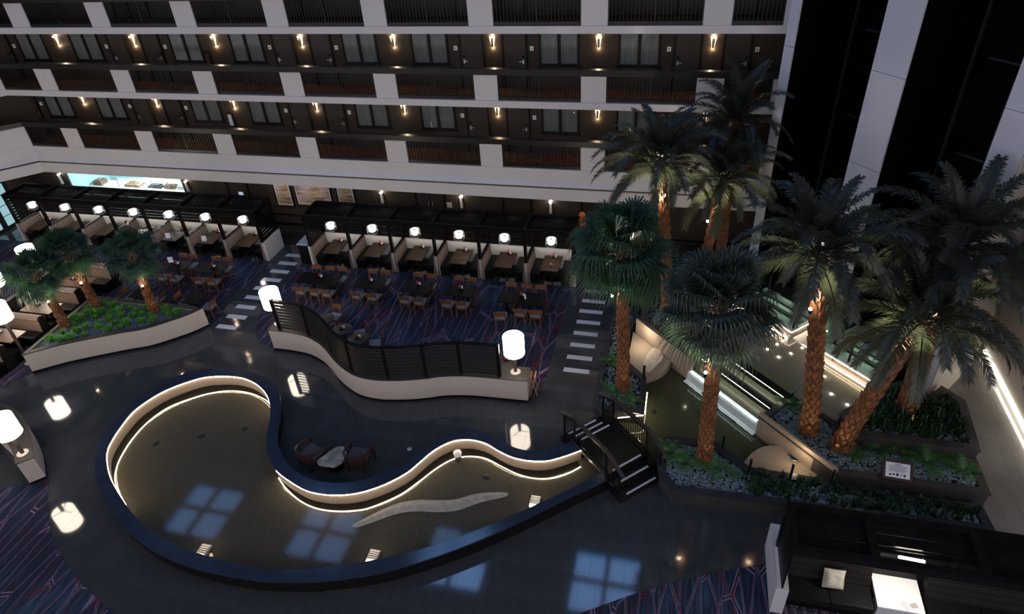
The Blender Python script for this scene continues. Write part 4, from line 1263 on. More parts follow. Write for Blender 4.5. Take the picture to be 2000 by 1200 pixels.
pit('lift_pit', 'glass guarded lift pit with bright stepped curb, right of the middle white column', -13.75 / q2, -10.6 / q2, False)
struct('floor_landing', ub(-15.0 / q2, -13.8 / q2, 3.4, 5.6, 0.9, 1.02), 'white_panel')
# guard posts with thin glass along the lower pool
GP = [(1.915, 14.257), (2.613, 13.506), (3.693, 13.528), (4.716, 13.508)]
gd = thing('glass_guard', (GP[1][0], GP[1][1], 0.5), 'low frameless glass guard on black posts at the stone shelf', 'guard rail')
for p in GP:
    wpart('post', MB().tube([(*p, 0.5), (*p, 0.95)], 0.035, 8), 'metal_black', gd)
    wpart('post_cap', MB().lathe([(0.042, 0.93), (0.042, 0.97), (0, 0.98)], (p[0], p[1], 0), 8), 'metal_black', gd)
for a, b in zip(GP[:-1], GP[1:]):
    wpart('glass_panel', MB().bar((a[0], a[1], 0.70), (b[0], b[1], 0.70), 0.012, 0.36), 'glass_clear', gd)
q = (-0.529, 16.904)
single('guard_post', MB().tube([(q[0], q[1], 0.5), (q[0], q[1], 0.98)], 0.04, 8).lathe([(0.048, 0.96), (0.048, 1.0), (0, 1.01)], (q[0], q[1], 0), 8), 'metal_black', 'single black post at the left stone shelf corner', 'post')
# information board
q = (6.255, 13.739)
t = thing('information_board', (q[0], q[1], 0.75), 'framed information board with printed text among the ferns', 'sign', rz=math.radians(-3))
part('stand', MB().bar((0, 0.08, 0), (0, 0.08, 0.32), 0.06), 'frame_dark', t)
def tilt(mb, c=(0, 0, 0.30), a=math.radians(40)):
    ca, sa = math.cos(a), math.sin(a)
    mb.v = [(x, c[1] + y * ca - z * sa, c[2] + y * sa + z * ca) for x, y, z in mb.v]
    return mb
part('frame', tilt(MB().box(-0.36, 0.36, -0.26, 0.26, -0.02, 0.02)), 'armchair_wood', t)
part('sheet', tilt(MB().box(-0.29, 0.29, -0.19, 0.19, 0.02, 0.024)), 'paper', t)
m = MB().box(-0.08, 0.08, 0.14, 0.155, 0.024, 0.026)
for k in range(6): m.box(-0.22 + 0.02 * (k % 2), 0.22 - 0.03 * (k % 3), 0.105 - 0.028 * k, 0.113 - 0.028 * k, 0.024, 0.026)
for k in range(5): m.box(-0.20 + 0.085 * k, -0.15 + 0.085 * k, -0.15 + 0.02 * (k % 2), -0.105 + 0.015 * (k % 3), 0.024, 0.026)
part('print', tilt(m), 'frame_dark', t)

# ================================================================== restaurant: lamps
def drum_lamp(loc, label, group='drum shade lamps', sc=1.0, pole=0.80):
    t = thing('drum_lamp', loc, label, 'lamp', group)
    part('base', MB().lathe([(0, 0), (0.17, 0), (0.17, 0.025), (0.05, 0.035), (0, 0.035)], n=20), 'lamp_base', t)
    part('pole', MB().tube([(0, 0, 0.03), (0, 0, pole - 0.02)], 0.058, 12), 'lamp_pole', t)
    part('shade', MB().lathe([(0.335, pole), (0.34, pole + 0.66)], n=28), 'shade', t)
    part('diffuser', MB().lathe([(0.335, pole + 0.62), (0.0, pole + 0.62)], n=28), 'shade', t)
    part('diffuser', MB().lathe([(0.334, pole + 0.04), (0.0, pole + 0.04)], n=28), 'shade', t)
    part('finial', MB().tube([(0, 0, pole - 0.03), (0, 0, pole + 0.02)], 0.03, 8), 'lamp_base', t)
    for a in range(3):
        c, s = math.cos(a * 2.094), math.sin(a * 2.094)
        part('spider_arm', MB().bar((0, 0, pole), (0.335 * c, 0.335 * s, pole), 0.014), 'lamp_pole', t)
    return t

# ================================================================== curved wall with slatted screen
WH = 0.95
cw = thing('curved_wall', (-9, 16, 0), 'winding cream low wall carrying the black slatted screen', 'low wall')
BK = offset(CW, 0.62)
wpart('plinth', band(offset(CW, -0.024), offset(CW, 0.60), 0.0, 0.09), 'plinth', cw)
wpart('body', band(offset(CW, -0.02), BK, 0.09, WH - 0.03), 'cream_wall', cw)
wpart('top', band(offset(CW, -0.03), offset(CW, 0.64), WH - 0.03, WH), 'dark_top', cw)
SP = [(-13.603, 17.185), (-12.311, 16.84), (-11.095, 15.888), (-9.874, 15.193), (-8.697, 15.254), (-7.516, 15.61), (-6.318, 15.916), (-4.998, 16.081)]
SC = offset(CW, 0.10)
idx = [min(range(len(SC)), key=lambda i: math.dist(SC[i], p)) for p in SP]
idx[0] = max(idx[0], 2)
ss = thing('slatted_screen', (-9, 16.2, WH), 'tall black slatted screen following the winding wall', 'screen')
HS = 1.28
for i in idx:
    a, b = SC[max(0, i - 1)], SC[min(len(SC) - 1, i + 1)]
    d = Vector((b[0] - a[0], b[1] - a[1])).normalized()
    wpart('post', MB().obox(SC[i], (d.x, d.y), 0.05, (-d.y, d.x), 0.055, WH + 0.001, WH + HS + 0.03), 'dark_wood', ss)
for a, b in zip(idx[:-1], idx[1:]):
    seg = SC[a:b + 1]
    L = offset(seg, -0.035); Rr = offset(seg, 0.035)
    for k in range(9):
        z0 = WH + 0.05 + k * 0.138
        # tilted louvre
        lo = offset(seg, -0.045); hi = offset(seg, 0.03)
        m = MB()
        n = len(seg)
        Vv = [(*p, z0) for p in lo] + [(*p, z0 + 0.085) for p in offset(seg, -0.012)] + [(*p, z0 + 0.085) for p in offset(seg, 0.006)] + [(*p, z0) for p in offset(seg, -0.027)]
        F = []
        for q in range(4):
            q2_ = (q + 1) % 4
            for i in range(n - 1): F.append((q * n + i, q * n + i + 1, q2_ * n + i + 1, q2_ * n + i))
        F += [(0, n, 2 * n, 3 * n), (n - 1, 4 * n - 1, 3 * n - 1, 2 * n - 1)]
        m.add(Vv, F)
        wpart('slat', m, 'dark_wood', ss)
    wpart('top_rail', band(offset(seg, -0.05), offset(seg, 0.06), WH + HS - 0.04, WH + HS), 'dark_wood', ss)
q = (-13.859, 17.128)
drum_lamp((q[0], q[1], WH), 'white drum lamp on the left end of the slatted wall, nearest the striped walkway')
q = (-4.58, 15.963)
drum_lamp((q[0], q[1], WH), 'white drum lamp on the right end of the slatted wall')

# ================================================================== pergolas with booths
YB0, YB1, ZP = 22.56, 23.94, 2.5
booth_slat = [(0.06, 0.05), (0.15, 0.05), (0.24, 0.05), (0.33, 0.05), (0.55, 0.28), (0.80, 0.05), (0.92, 0.05), (1.04, 0.05), (1.16, 0.05)]
def pergola(name, x0, n, pitch, label, closed_left=True):
    x1 = x0 + n * pitch
    t = thing(name, ((x0 + x1) / 2, (YB0 + YB1) / 2, 0), label, 'pergola')
    for y in (YB0, YB1 - 0.10):
        wpart('long_beam', MB().box(x0 - 0.05, x1 + 0.05, y, y + 0.10, ZP - 0.20, ZP), 'dark_wood', t)
    for k in range(n + 1):
        x = x0 + k * pitch
        wpart('cross_beam', MB().box(x - 0.06, x + 0.06, YB0 + 0.10, YB1 - 0.10, ZP - 0.16, ZP - 0.001), 'dark_wood', t)
        for y in (YB0 + 0.02, YB1 - 0.12):
            zb = 0.941
            wpart('post', MB().box(x - 0.06, x + 0.06, y, y + 0.11, zb, ZP - 0.201), 'dark_wood', t)
    for k in range(n):
        xa, xb = x0 + k * pitch + 0.061, x0 + (k + 1) * pitch - 0.061
        for c, w in booth_slat:
            y = YB0 + 0.10 + c
            wpart('roof_slat', MB().box(xa, xb, y - w / 2, y + w / 2, ZP - 0.13, ZP - 0.10), 'dark_wood', t)
        for j in range(8):
            z = 1.0 + j * 0.165
            wpart('back_slat', MB().box(xa, xb, YB1 - 0.05, YB1 - 0.03, z, z + (0.10 if j else 0.12)), 'dark_wood', t)
        wpart('back_panel', MB().box(xa - 0.06, xb + 0.06, YB1 - 0.08, YB1 - 0.02, 0, 0.94), 'white_panel', t)
    for s, x in ((-1, x0), (1, x1)):
        for j in range(9):
            z = 1.0 + j * 0.148
            wpart('end_slat', MB().box(x - 0.02, x + 0.02, YB0 + 0.11, YB1 - 0.10, z, z + 0.105), 'dark_wood', t)
    return t
bench_core = MB().box(-0.045, 0.045, 0.0, 1.30, 0, 0.93).mesh('core', 'divider_cap')
bench_cap = MB().box(-0.05, 0.05, 0.10, 1.30, 0.93, 0.941).mesh('cap', 'dark_wood')
plaid_l = MB().add([(-0.045, 0.01, 0), (-0.045, 1.29, 0), (-0.045, 1.29, 0.915), (-0.045, 0.01, 0.915), (-0.16, 0.01, 0), (-0.16, 1.29, 0), (-0.10, 1.29, 0.915), (-0.10, 0.01, 0.915)], [(4, 5, 6, 7), (7, 6, 2, 3), (0, 4, 7, 3), (5, 1, 2, 6), (0, 1, 5, 4)]).mesh('backrest', 'plaid')
plaid_r = MB().add([(0.045, 0.01, 0), (0.045, 1.29, 0), (0.045, 1.29, 0.915), (0.045, 0.01, 0.915), (0.16, 0.01, 0), (0.16, 1.29, 0), (0.10, 1.29, 0.915), (0.10, 0.01, 0.915)], [(5, 4, 7, 6), (6, 7, 3, 2), (4, 0, 3, 7), (1, 5, 6, 2), (1, 0, 4, 5)]).mesh('backrest', 'plaid')
def seat_mesh(s):
    a, b = (0.15, 0.56) if s > 0 else (-0.56, -0.15)
    m = MB().box(a, b, 0.02, 1.28, 0.34, 0.45)
    m.box(a + (0 if s > 0 else 0.05), b - (0.05 if s > 0 else 0), 0.05, 1.28, 0.0, 0.34)
    return m.mesh('seat', 'black_leather')
seat_l, seat_r = seat_mesh(-1), seat_mesh(1)
bt_top = MB().box(-0.375, 0.375, -0.59, 0.59, 0.72, 0.76).mesh('table_top', 'booth_table')
bt_leg = MB().lathe([(0.28, 0), (0.28, 0.02), (0.04, 0.04), (0.04, 0.70), (0.14, 0.72)], n=12).mesh('pedestal', 'metal_black')
pd_glass = MB().lathe([(0.20, 0.0), (0.235, 0.05), (0.235, 0.26), (0.22, 0.30)], n=24).mesh('glass_drum', 'pendant_glass')
pd_in = MB().lathe([(0.0, 0.06), (0.13, 0.06), (0.15, 0.10), (0.15, 0.20), (0.18, 0.29), (0.06, 0.285), (0.05, 0.24), (0, 0.24)], n=20).mesh('diffuser', 'pendant_glow')
pd_rod = MB().tube([(0, 0, 0.24), (0, 0, 0.80)], 0.008, 6).mesh('rod', 'metal_black')
pd_cap = MB().lathe([(0.07, 0.24), (0.05, 0.27), (0, 0.27)], n=12).mesh('socket', 'metal_black')
pd_ring = MB().lathe([(0.232, 0.0), (0.242, 0.0), (0.242, 0.012), (0.232, 0.012)], n=24).mesh('rim', 'steel')
cd = [('tray', MB().box(-0.10, 0.10, -0.07, 0.07, 0, 0.035).mesh('tray', 'black')),
      ('ketchup_bottle', MB().tube([(-0.05, 0.02, 0.035), (-0.05, 0.02, 0.14), (-0.05, 0.02, 0.20)], [0.03, 0.03, 0.012], 8).mesh('ketchup_bottle', 'red')),
      ('salt_shaker', MB().tube([(0.02, 0.03, 0.035), (0.02, 0.03, 0.12)], 0.022, 8).mesh('salt_shaker', 'white_plastic')),
      ('pepper_shaker', MB().tube([(0.03, -0.03, 0.035), (0.03, -0.03, 0.11)], 0.022, 8).mesh('pepper_shaker', 'tan_wood')),
      ('sachets', MB().box(0.05, 0.09, -0.05, 0.05, 0.035, 0.10).mesh('sachets', 'paper'))]
def caddy(x, y, z, label, rz=0.0):
    t = thing('condiment_caddy', (x, y, z), label, 'caddy', 'condiment caddies', rz)
    for nm, me in cd: part(nm, me, '', t)
    return t
def booths(x0, n, pitch, side):
    for k in range(n + 1):
        lb = 'plaid booth bench of the %s pergola, %s divider from the left' % (side, ORD[k])
        t = thing('booth_bench', (x0 + k * pitch, YB0, 0), lb, 'bench', 'plaid booth benches')
        part('core', bench_core, '', t); part('cap', bench_cap, '', t)
        if k > 0: part('backrest', plaid_l, '', t); part('seat', seat_l, '', t)
        if k < n: part('backrest', plaid_r, '', t); part('seat', seat_r, '', t)
        if k in (0, n): part('end_panel', MB().box(*((-0.11, -0.046) if k == 0 else (0.046, 0.11)), 0, 1.36, 0, 0.94), 'white_panel', t)
    for k in range(n):
        x = x0 + (k + 0.5) * pitch
        t = thing('booth_table', (x, 23.03, 0), 'brown wooden booth table under the %s pendant of the %s pergola' % (ORD[k], side), 'table', 'booth tables')
        part('table_top', bt_top, '', t); part('pedestal', bt_leg, '', t)
        t = thing('pendant_lamp', (x + 0.02, 23.0, 1.63), 'glass drum pendant lamp in the %s pergola, %s from the left' % (side, ORD[k]), 'pendant lamp', 'booth pendants')
        for nm, me in (('diffuser', pd_in), ('glass_drum', pd_glass), ('rod', pd_rod), ('socket', pd_cap), ('rim', pd_ring)): part(nm, me, '', t)
        light('POINT', 'pendant_light', (0, 0, -0.08), 13, (1, 0.92, 0.80), 0.10, t)
        caddy(x + 0.05, 23.47, 0.7605, 'small condiment caddy on the %s booth table of the %s pergola' % (ORD[k], side), R.uniform(-.4, .4))
PB_R = pergola('booth_pergola', -15.42, 6, 1.94, 'black slatted pergola over six booths, right of the left walkway')
booths(-15.42, 6, 1.94, 'right')
PB_L = pergola('booth_pergola', -31.34, 7, 1.934, 'black slatted pergola over seven booths in front of the kitchen')
booths(-31.34, 7, 1.934, 'left')
for k in (4, 5):
    x = -31.34 + (k + 0.5) * 1.934
    t = thing('menu_stand', (x - 0.14, 22.62, 0.7605), 'white %smenu card standing on the %s left booth table' % ('and orange ' if k == 5 else '', ORD[k]), 'menu', rz=0.3)
    part('front_card', MB().add([(-0.11, 0, 0), (0.11, 0, 0), (0.11, 0.05, 0.24), (-0.11, 0.05, 0.24), (-0.11, 0.006, 0), (0.11, 0.006, 0), (0.11, 0.056, 0.24), (-0.11, 0.056, 0.24)], [(0, 1, 2, 3), (5, 4, 7, 6), (0, 4, 5, 1), (3, 2, 6, 7)]), 'paper', t)
    part('back_card', MB().add([(-0.11, 0.11, 0), (0.11, 0.11, 0), (0.11, 0.06, 0.24), (-0.11, 0.06, 0.24)], [(1, 0, 3, 2)]), 'orange' if k == 5 else 'paper', t)
t = thing('sauce_bottle', (-4.72, 22.72, 0.7605), 'red sauce bottle alone on the rightmost booth table', 'bottle')
part('body', MB().tube([(0, 0, 0), (0, 0, 0.13)], 0.035, 10), 'red', t)
part('cap', MB().tube([(0, 0, 0.13), (0, 0, 0.2)], [0.03, 0.012], 8), 'white_plastic', t)
# plates and a guest in the fourth left booth
bx = -31.34 + 3.5 * 1.934
for k, (dx, dy, r) in enumerate(((-0.14, -0.35, 0.13), (0.12, -0.25, 0.14), (-0.10, 0.02, 0.12), (0.14, 0.12, 0.11))):
    t = thing('plate', (bx + dx, 23.03 + dy, 0.7605), 'white plate of food on the occupied booth table', 'plate', 'plates on the occupied table')
    part('dish', MB().lathe([(0, 0.004), (r * 0.65, 0.004), (r, 0.02), (r, 0.014), (r * 0.6, 0)], n=16), 'white_plastic', t)
    part('food', MB().ball((0, 0, 0.02), r * 0.5, r * 0.4, 0.03, 8, 5), 'easel_wood', t)
def person(loc):
    t = thing('person', loc, 'seated guest in dark top leaning over plates in the fourth left booth', 'person')
    me = bpy.data.meshes.new('body')
    J = [((0, 0, 0.55), .15), ((0.03, 0, 0.75), .16), ((0.10, 0, 0.98), .17), ((0.15, 0, 1.08), .07), ((0.19, 0, 1.16), .06),
         ((0.10, 0.17, 1.0), .07), ((0.26, 0.22, 0.84), .05), ((0.42, 0.12, 0.82), .035), ((0.50, 0.10, 0.82), .03),
         ((0.10, -0.17, 1.0), .07), ((0.26, -0.22, 0.84), .05), ((0.42, -0.12, 0.82), .035), ((0.50, -0.10, 0.82), .03),
         ((0.02, 0.09, 0.53), .10), ((0.42, 0.11, 0.52), .075), ((0.46, 0.11, 0.10), .05), ((0.58, 0.11, 0.05), .04),
         ((0.02, -0.09, 0.53), .10), ((0.42, -0.13, 0.52), .075), ((0.44, -0.16, 0.10), .05), ((0.56, -0.17, 0.05), .04)]
    E = [(0, 1), (1, 2), (2, 3), (3, 4), (2, 5), (5, 6), (6, 7), (7, 8), (2, 9), (9, 10), (10, 11), (11, 12), (0, 13), (13, 14), (14, 15), (15, 16), (0, 17), (17, 18), (18, 19), (19, 20)]
    me.from_pydata([j[0] for j in J], E, [])
    me.materials.append(MATS['dark_cloth'])
    b = link(bpy.data.objects.new('body', me), t)
    sk = b.modifiers.new('skin', 'SKIN')
    for v, j in zip(me.skin_vertices[0].data, J): v.radius = (j[1], j[1])
    me.skin_vertices[0].data[0].use_root = True
    b.modifiers.new('sub', 'SUBSURF').render_levels = 1
    h = part('head', MB().ball((0.23, 0, 1.27), 0.085, 0.075, 0.115, 12, 8).ball((0.315, 0, 1.26), 0.018, 0.014, 0.022, 6, 4), 'skin', t)
    for s in (-1, 1):
        part('ear', MB().ball((0.225, s * 0.075, 1.265), 0.016, 0.01, 0.03, 6, 4), 'skin', h)
        part('eye', MB().ball((0.300, s * 0.032, 1.285), 0.009, 0.009, 0.007, 6, 4), 'black', h)
    part('mouth', MB().box(0.300, 0.310, -0.022, 0.022, 1.208, 1.214), 'red', h)
    part('hair', MB().ball((0.215, 0, 1.30), 0.09, 0.083, 0.105, 12, 8), 'hair', h)
    for s in (-1, 1):
        hand = MB().ball((0.535, s * 0.10, 0.815), 0.045, 0.035, 0.016, 8, 5)
        for f in range(4):
            y = s * 0.10 + (f - 1.5) * 0.019
            L = (0.055, 0.068, 0.065, 0.05)[f]
            hand.tube([(0.565, y, 0.815), (0.565 + L * 0.6, y, 0.818), (0.565 + L, y, 0.805)], [0.009, 0.009, 0.007], 6)
        hand.tube([(0.53, s * 0.10 - s * 0.035, 0.815), (0.56, s * 0.10 - s * 0.06, 0.813), (0.58, s * 0.10 - s * 0.062, 0.80)], [0.011, 0.010, 0.008], 6)
        part('hand', hand, 'skin', t)
    part('shorts', MB().tube([(0.02, 0.10, 0.545), (0.30, 0.11, 0.535)], [0.115, 0.10], 10).tube([(0.02, -0.10, 0.545), (0.30, -0.12, 0.535)], [0.115, 0.10], 10), 'lamp_base', t)
    for s in (-1, 1):
        part('shin', MB().tube([(0.46, s * 0.12, 0.54), (0.475, s * 0.135, 0.30), (0.455, s * 0.135, 0.06)], [0.088, 0.068, 0.055], 8), 'skin', t)
person((bx - 0.967 + 0.28, 22.85, 0.0))

# host stand at the left end of the right pergola
t = thing('host_cabinet', (-15.82, 23.15, 0), 'black cabinet with white marble top at the pergola end', 'cabinet')
part('body', MB().box(-0.24, 0.24, -0.55, 0.55, 0, 0.96), 'dark_wood', t)
part('top', MB().box(-0.26, 0.26, -0.57, 0.57, 0.961, 1.0), 'tile_white', t)
part('vein', MB().bar((-0.2, -0.4, 1.001), (0.2, -0.1, 1.001), 0.012, 0.002).bar((-0.2, 0.1, 1.001), (0.22, 0.25, 1.001), 0.012, 0.002).bar((0.02, -0.24, 1.001), (-0.05, 0.3, 1.001), 0.012, 0.002), 'black', t)
t = thing('orange_board', (-3.55, 24.05, 0), 'orange rounded board leaning behind the right pergola corner', 'board')
m = MB()
shp = [(-0.25, 0.05)] + [(0.02, 0.05), (0.05, 2.35)] + [(-0.10 + 0.15 * math.cos(a), 2.45 + 0.2 * math.sin(a)) for a in (0.3, 0.8, 1.3, 1.8, 2.4)] + [(-0.28, 2.35)]
n = len(shp)
m.add([(x, 0, z) for x, z in shp] + [(x, 0.04, z) for x, z in shp], [tuple(range(n)), tuple(range(2 * n - 1, n - 1, -1))] + [(i, n + i, n + (i + 1) % n, (i + 1) % n) for i in range(n)])
part('face', m, 'orange', t)
part('foot', MB().box(-0.3, 0.1, -0.12, 0.16, 0.013, 0.05), 'black', t)

# ================================================================== dining tables and chairs
leg_f = MB().bar((0, 0, 0), (0, 0, 0.44), 0.036).mesh('leg', 'chair_wood')
leg_b = MB().add([], []).bar((0, -0.05, 0), (0, 0, 0.44), 0.036, up=(1, 0, 0)).bar((0, 0, 0.43), (0, -0.07, 0.78), 0.034, up=(1, 0, 0)).mesh('leg', 'chair_wood')
ch_seat = MB().box(-0.215, 0.215, -0.20, 0.23, 0.44, 0.485).mesh('seat', 'chair_seat')
ch_apron = MB().box(-0.20, 0.20, 0.195, 0.225, 0.38, 0.44).box(-0.21, -0.18, -0.19, 0.2, 0.38, 0.44).box(0.18, 0.21, -0.19, 0.2, 0.38, 0.44).box(-0.2, 0.2, -0.205, -0.175, 0.38, 0.44).mesh('apron', 'chair_wood')
bm = MB()
A = [(-0.23 + 0.46 * i / 6, -0.235 - 0.045 * (1 - ((i - 3) / 3) ** 2)) for i in range(7)]
bm.strip([(x, y, 0.64) for x, y in A], [(x, y - 0.035, 0.83) for x, y in A])
bm.strip([(x, y - 0.035, 0.83) for x, y in A], [(x, y - 0.058, 0.83) for x, y in A])
bm.strip([(x, y - 0.058, 0.83) for x, y in A], [(x, y - 0.023, 0.64) for x, y in A])
bm.strip([(x, y - 0.023, 0.64) for x, y in A], [(x, y, 0.64) for x, y in A])
ch_back = bm.mesh('backrest', 'chair_wood')
def chair(x, y, rz, label, group='wooden dining chairs'):
    t = thing('dining_chair', (x, y, 0.008), label, 'chair', group, rz)
    part('seat', ch_seat, '', t); part('apron', ch_apron, '', t); part('backrest', ch_back, '', t)
    for sx in (-0.195, 0.195):
        part('leg', leg_f, '', t, (sx, 0.21, 0))
        part('leg', leg_b, '', t, (sx, -0.19, 0))
    return t
def table(x0, x1, y0, y1, label, splits=()):
    cx, cy = (x0 + x1) / 2, (y0 + y1) / 2
    t = thing('dining_table', (cx, cy, 0.008), label, 'table', 'black dining tables')
    e = [x0] + list(splits) + [x1]
    for a, b in zip(e[:-1], e[1:]):
        part('table_top', MB().box(a - cx + 0.006, b - cx - 0.006, y0 - cy, y1 - cy, 0.715, 0.75), 'table_black', t)
        c = (a + b) / 2 - cx
        part('pedestal', MB().box(c - 0.03, c + 0.03, -0.03, 0.03, 0.03, 0.715), 'metal_black', t)
        part('foot', MB().box(c - 0.24, c + 0.24, -0.03, 0.03, 0, 0.03).box(c - 0.03, c + 0.03, -0.28, -0.03, 0, 0.03).box(c - 0.03, c + 0.03, 0.03, 0.28, 0, 0.03), 'metal_black', t)
    return t
TB = [('first', -14.84, -13.08, 20.08, 20.86, (-13.70,), [(-14.45, 1), (-13.87, 1), (-13.29, 1)], [(-14.50, 0), (-13.85, 0), (-13.33, 0)], 'right'),
      ('second', -12.29, -11.11, 20.12, 20.90, (-11.70,), [(-11.98, 1), (-11.35, 1)], [(-12.02, 0), (-11.36, 0)], 'right'),
      ('third', -10.23, -9.07, 20.12, 20.92, (-9.65,), [(-9.94, 1), (-9.36, 1)], [(-9.98, 0), (-9.40, 0)], 'right'),
      ('fourth', -8.49, -7.29, 20.13, 20.91, (-7.90,), [(-8.22, 1), (-7.66, 1)], [(-8.24, 0), (-7.65, 0)], 'right'),
      ('fifth', -6.33, -4.50, 20.0, 20.78, (-5.72,), [(-6.00, 1), (-5.38, 1), (-4.80, 1)], [(-6.02, 2), (-5.32, 0), (-4.74, 0)], 'right'),
      ('first', -21.39, -20.23, 20.10, 20.87, (), [(-21.02, 1), (-20.50, 1)], [(-21.08, 0), (-20.52, 0)], 'left'),
      ('second', -19.60, -18.42, 20.12, 20.87, (), [(-19.32, 1), (-18.76, 1)], [(-19.30, 0), (-18.68, 0)], 'left')]
for o_, x0, x1, y0, y1, sp, bk, fr, side in TB:
    table(x0, x1, y0, y1, 'black dining table on the %s carpet, %s from the left' % (side, o_), sp)
    caddy(x0 + (x1 - x0) * (0.48 if x1 - x0 < 1.5 else 0.5), (y0 + y1) / 2 + 0.12, 0.7585, 'red and white condiment caddy on the %s black table of the %s carpet' % (o_, side), R.uniform(-.5, .5))
    for i, (x, k) in enumerate(bk):
        chair(x, y1 + 0.17, PI + R.uniform(-.12, .12), 'wooden chair behind the %s black table on the %s carpet, %s from left' % (o_, side, ORD[i]))
    for i, (x, k) in enumerate(fr):
        chair(x, y0 - 0.15 - (0.32 if k == 2 else 0), R.uniform(-.12, .12), 'wooden chair %s the %s black table on the %s carpet, %s from left' % ('pulled out before' if k == 2 else 'in front of', o_, side, ORD[i]))
t = thing('water_bottle', (-5.25, 20.35, 0.7585), 'clear water bottle beside the caddy on the long right table', 'bottle')
part('body', MB().tube([(0, 0, 0), (0, 0, 0.16), (0, 0, 0.2)], [0.035, 0.035, 0.015], 10), 'white_plastic', t)
part('cap', MB().tube([(0, 0, 0.2), (0, 0, 0.225)], 0.017, 8), 'paper', t)
t = thing('menu_stand', (-21.22, 20.72, 0.7585), 'white menu card standing on the leftmost black table', 'menu', rz=0.35)
part('front_card', MB().box(-0.11, 0.11, 0, 0.006, 0, 0.26), 'paper', t)
part('foot', MB().box(-0.11, 0.11, -0.04, 0.05, 0, 0.008), 'paper', t)
table(-18.78, -18.02, 17.99, 18.78, 'small square black table behind the grassy planter')
chair(-18.98, 18.42, -PI / 2, 'wooden chair left of the small square table behind the planter')
chair(-17.80, 18.30, PI / 2, 'wooden chair right of the small square table behind the planter')
table(-21.30, -20.45, 18.0, 18.78, 'small square black table half hidden behind the rightmost planter palm')
chair(-20.22, 18.40, PI / 2, 'wooden chair right of the table behind the rightmost planter palm')
chair(-21.53, 18.42, -PI / 2, 'wooden chair left of the table behind the rightmost planter palm')
for k, (p, lb, cp, cr) in enumerate((((-12.454, 17.95), 'small round table at the screen, furthest left of three', (0.10, 0.52), PI - 0.15),
                                     ((-11.473, 17.435), 'small round table at the screen, middle of three', (0.55, 0.20), PI / 2 + 0.5),
                                     ((-10.652, 17.017), 'small round table at the screen, right of three', (0.55, 0.15), PI / 2 + 0.4),
                                     ((-5.073, 16.722), 'small round table half hidden behind the right drum lamp', (0.2, 0.62), PI))):
    t = thing('round_table', (p[0], p[1], 0.008), lb, 'table', 'round screen tables')
    part('table_top', MB().lathe([(0, 0.71), (0.36, 0.71), (0.37, 0.73), (0.36, 0.745), (0, 0.745)], n=28), 'dark_top', t)
    part('pedestal', MB().lathe([(0.24, 0), (0.24, 0.02), (0.035, 0.04), (0.035, 0.71)], n=12), 'metal_black', t)
    if k: caddy(p[0], p[1], 0.7535, 'condiment caddy on the %s' % lb, 0.4)
    if k < 3: chair(p[0] + cp[0], p[1] + cp[1], cr, 'wooden chair at the %s' % lb)
q = (-4.032, 16.091)
t = thing('folding_stand', (q[0], q[1], 0.008), 'orange wooden folding stand beside the right end of the curved wall', 'stand', rz=0.1)
for s in (-1, 1):
    part('leg', MB().bar((-0.1, s * 0.18, 0), (0.08, s * 0.18, 0.80), 0.03), 'easel_wood', t)
    part('leg', MB().bar((0.14, s * 0.16, 0), (-0.06, s * 0.16, 0.80), 0.03), 'easel_wood', t)
part('rung', MB().bar((0.08, -0.18, 0.79), (0.08, 0.18, 0.79), 0.03), 'easel_wood', t)
part('rung', MB().bar((-0.06, -0.18, 0.79), (-0.06, 0.18, 0.79), 0.03), 'easel_wood', t)
part('rung', MB().bar((0.10, -0.17, 0.2), (0.10, 0.17, 0.2), 0.025), 'easel_wood', t)

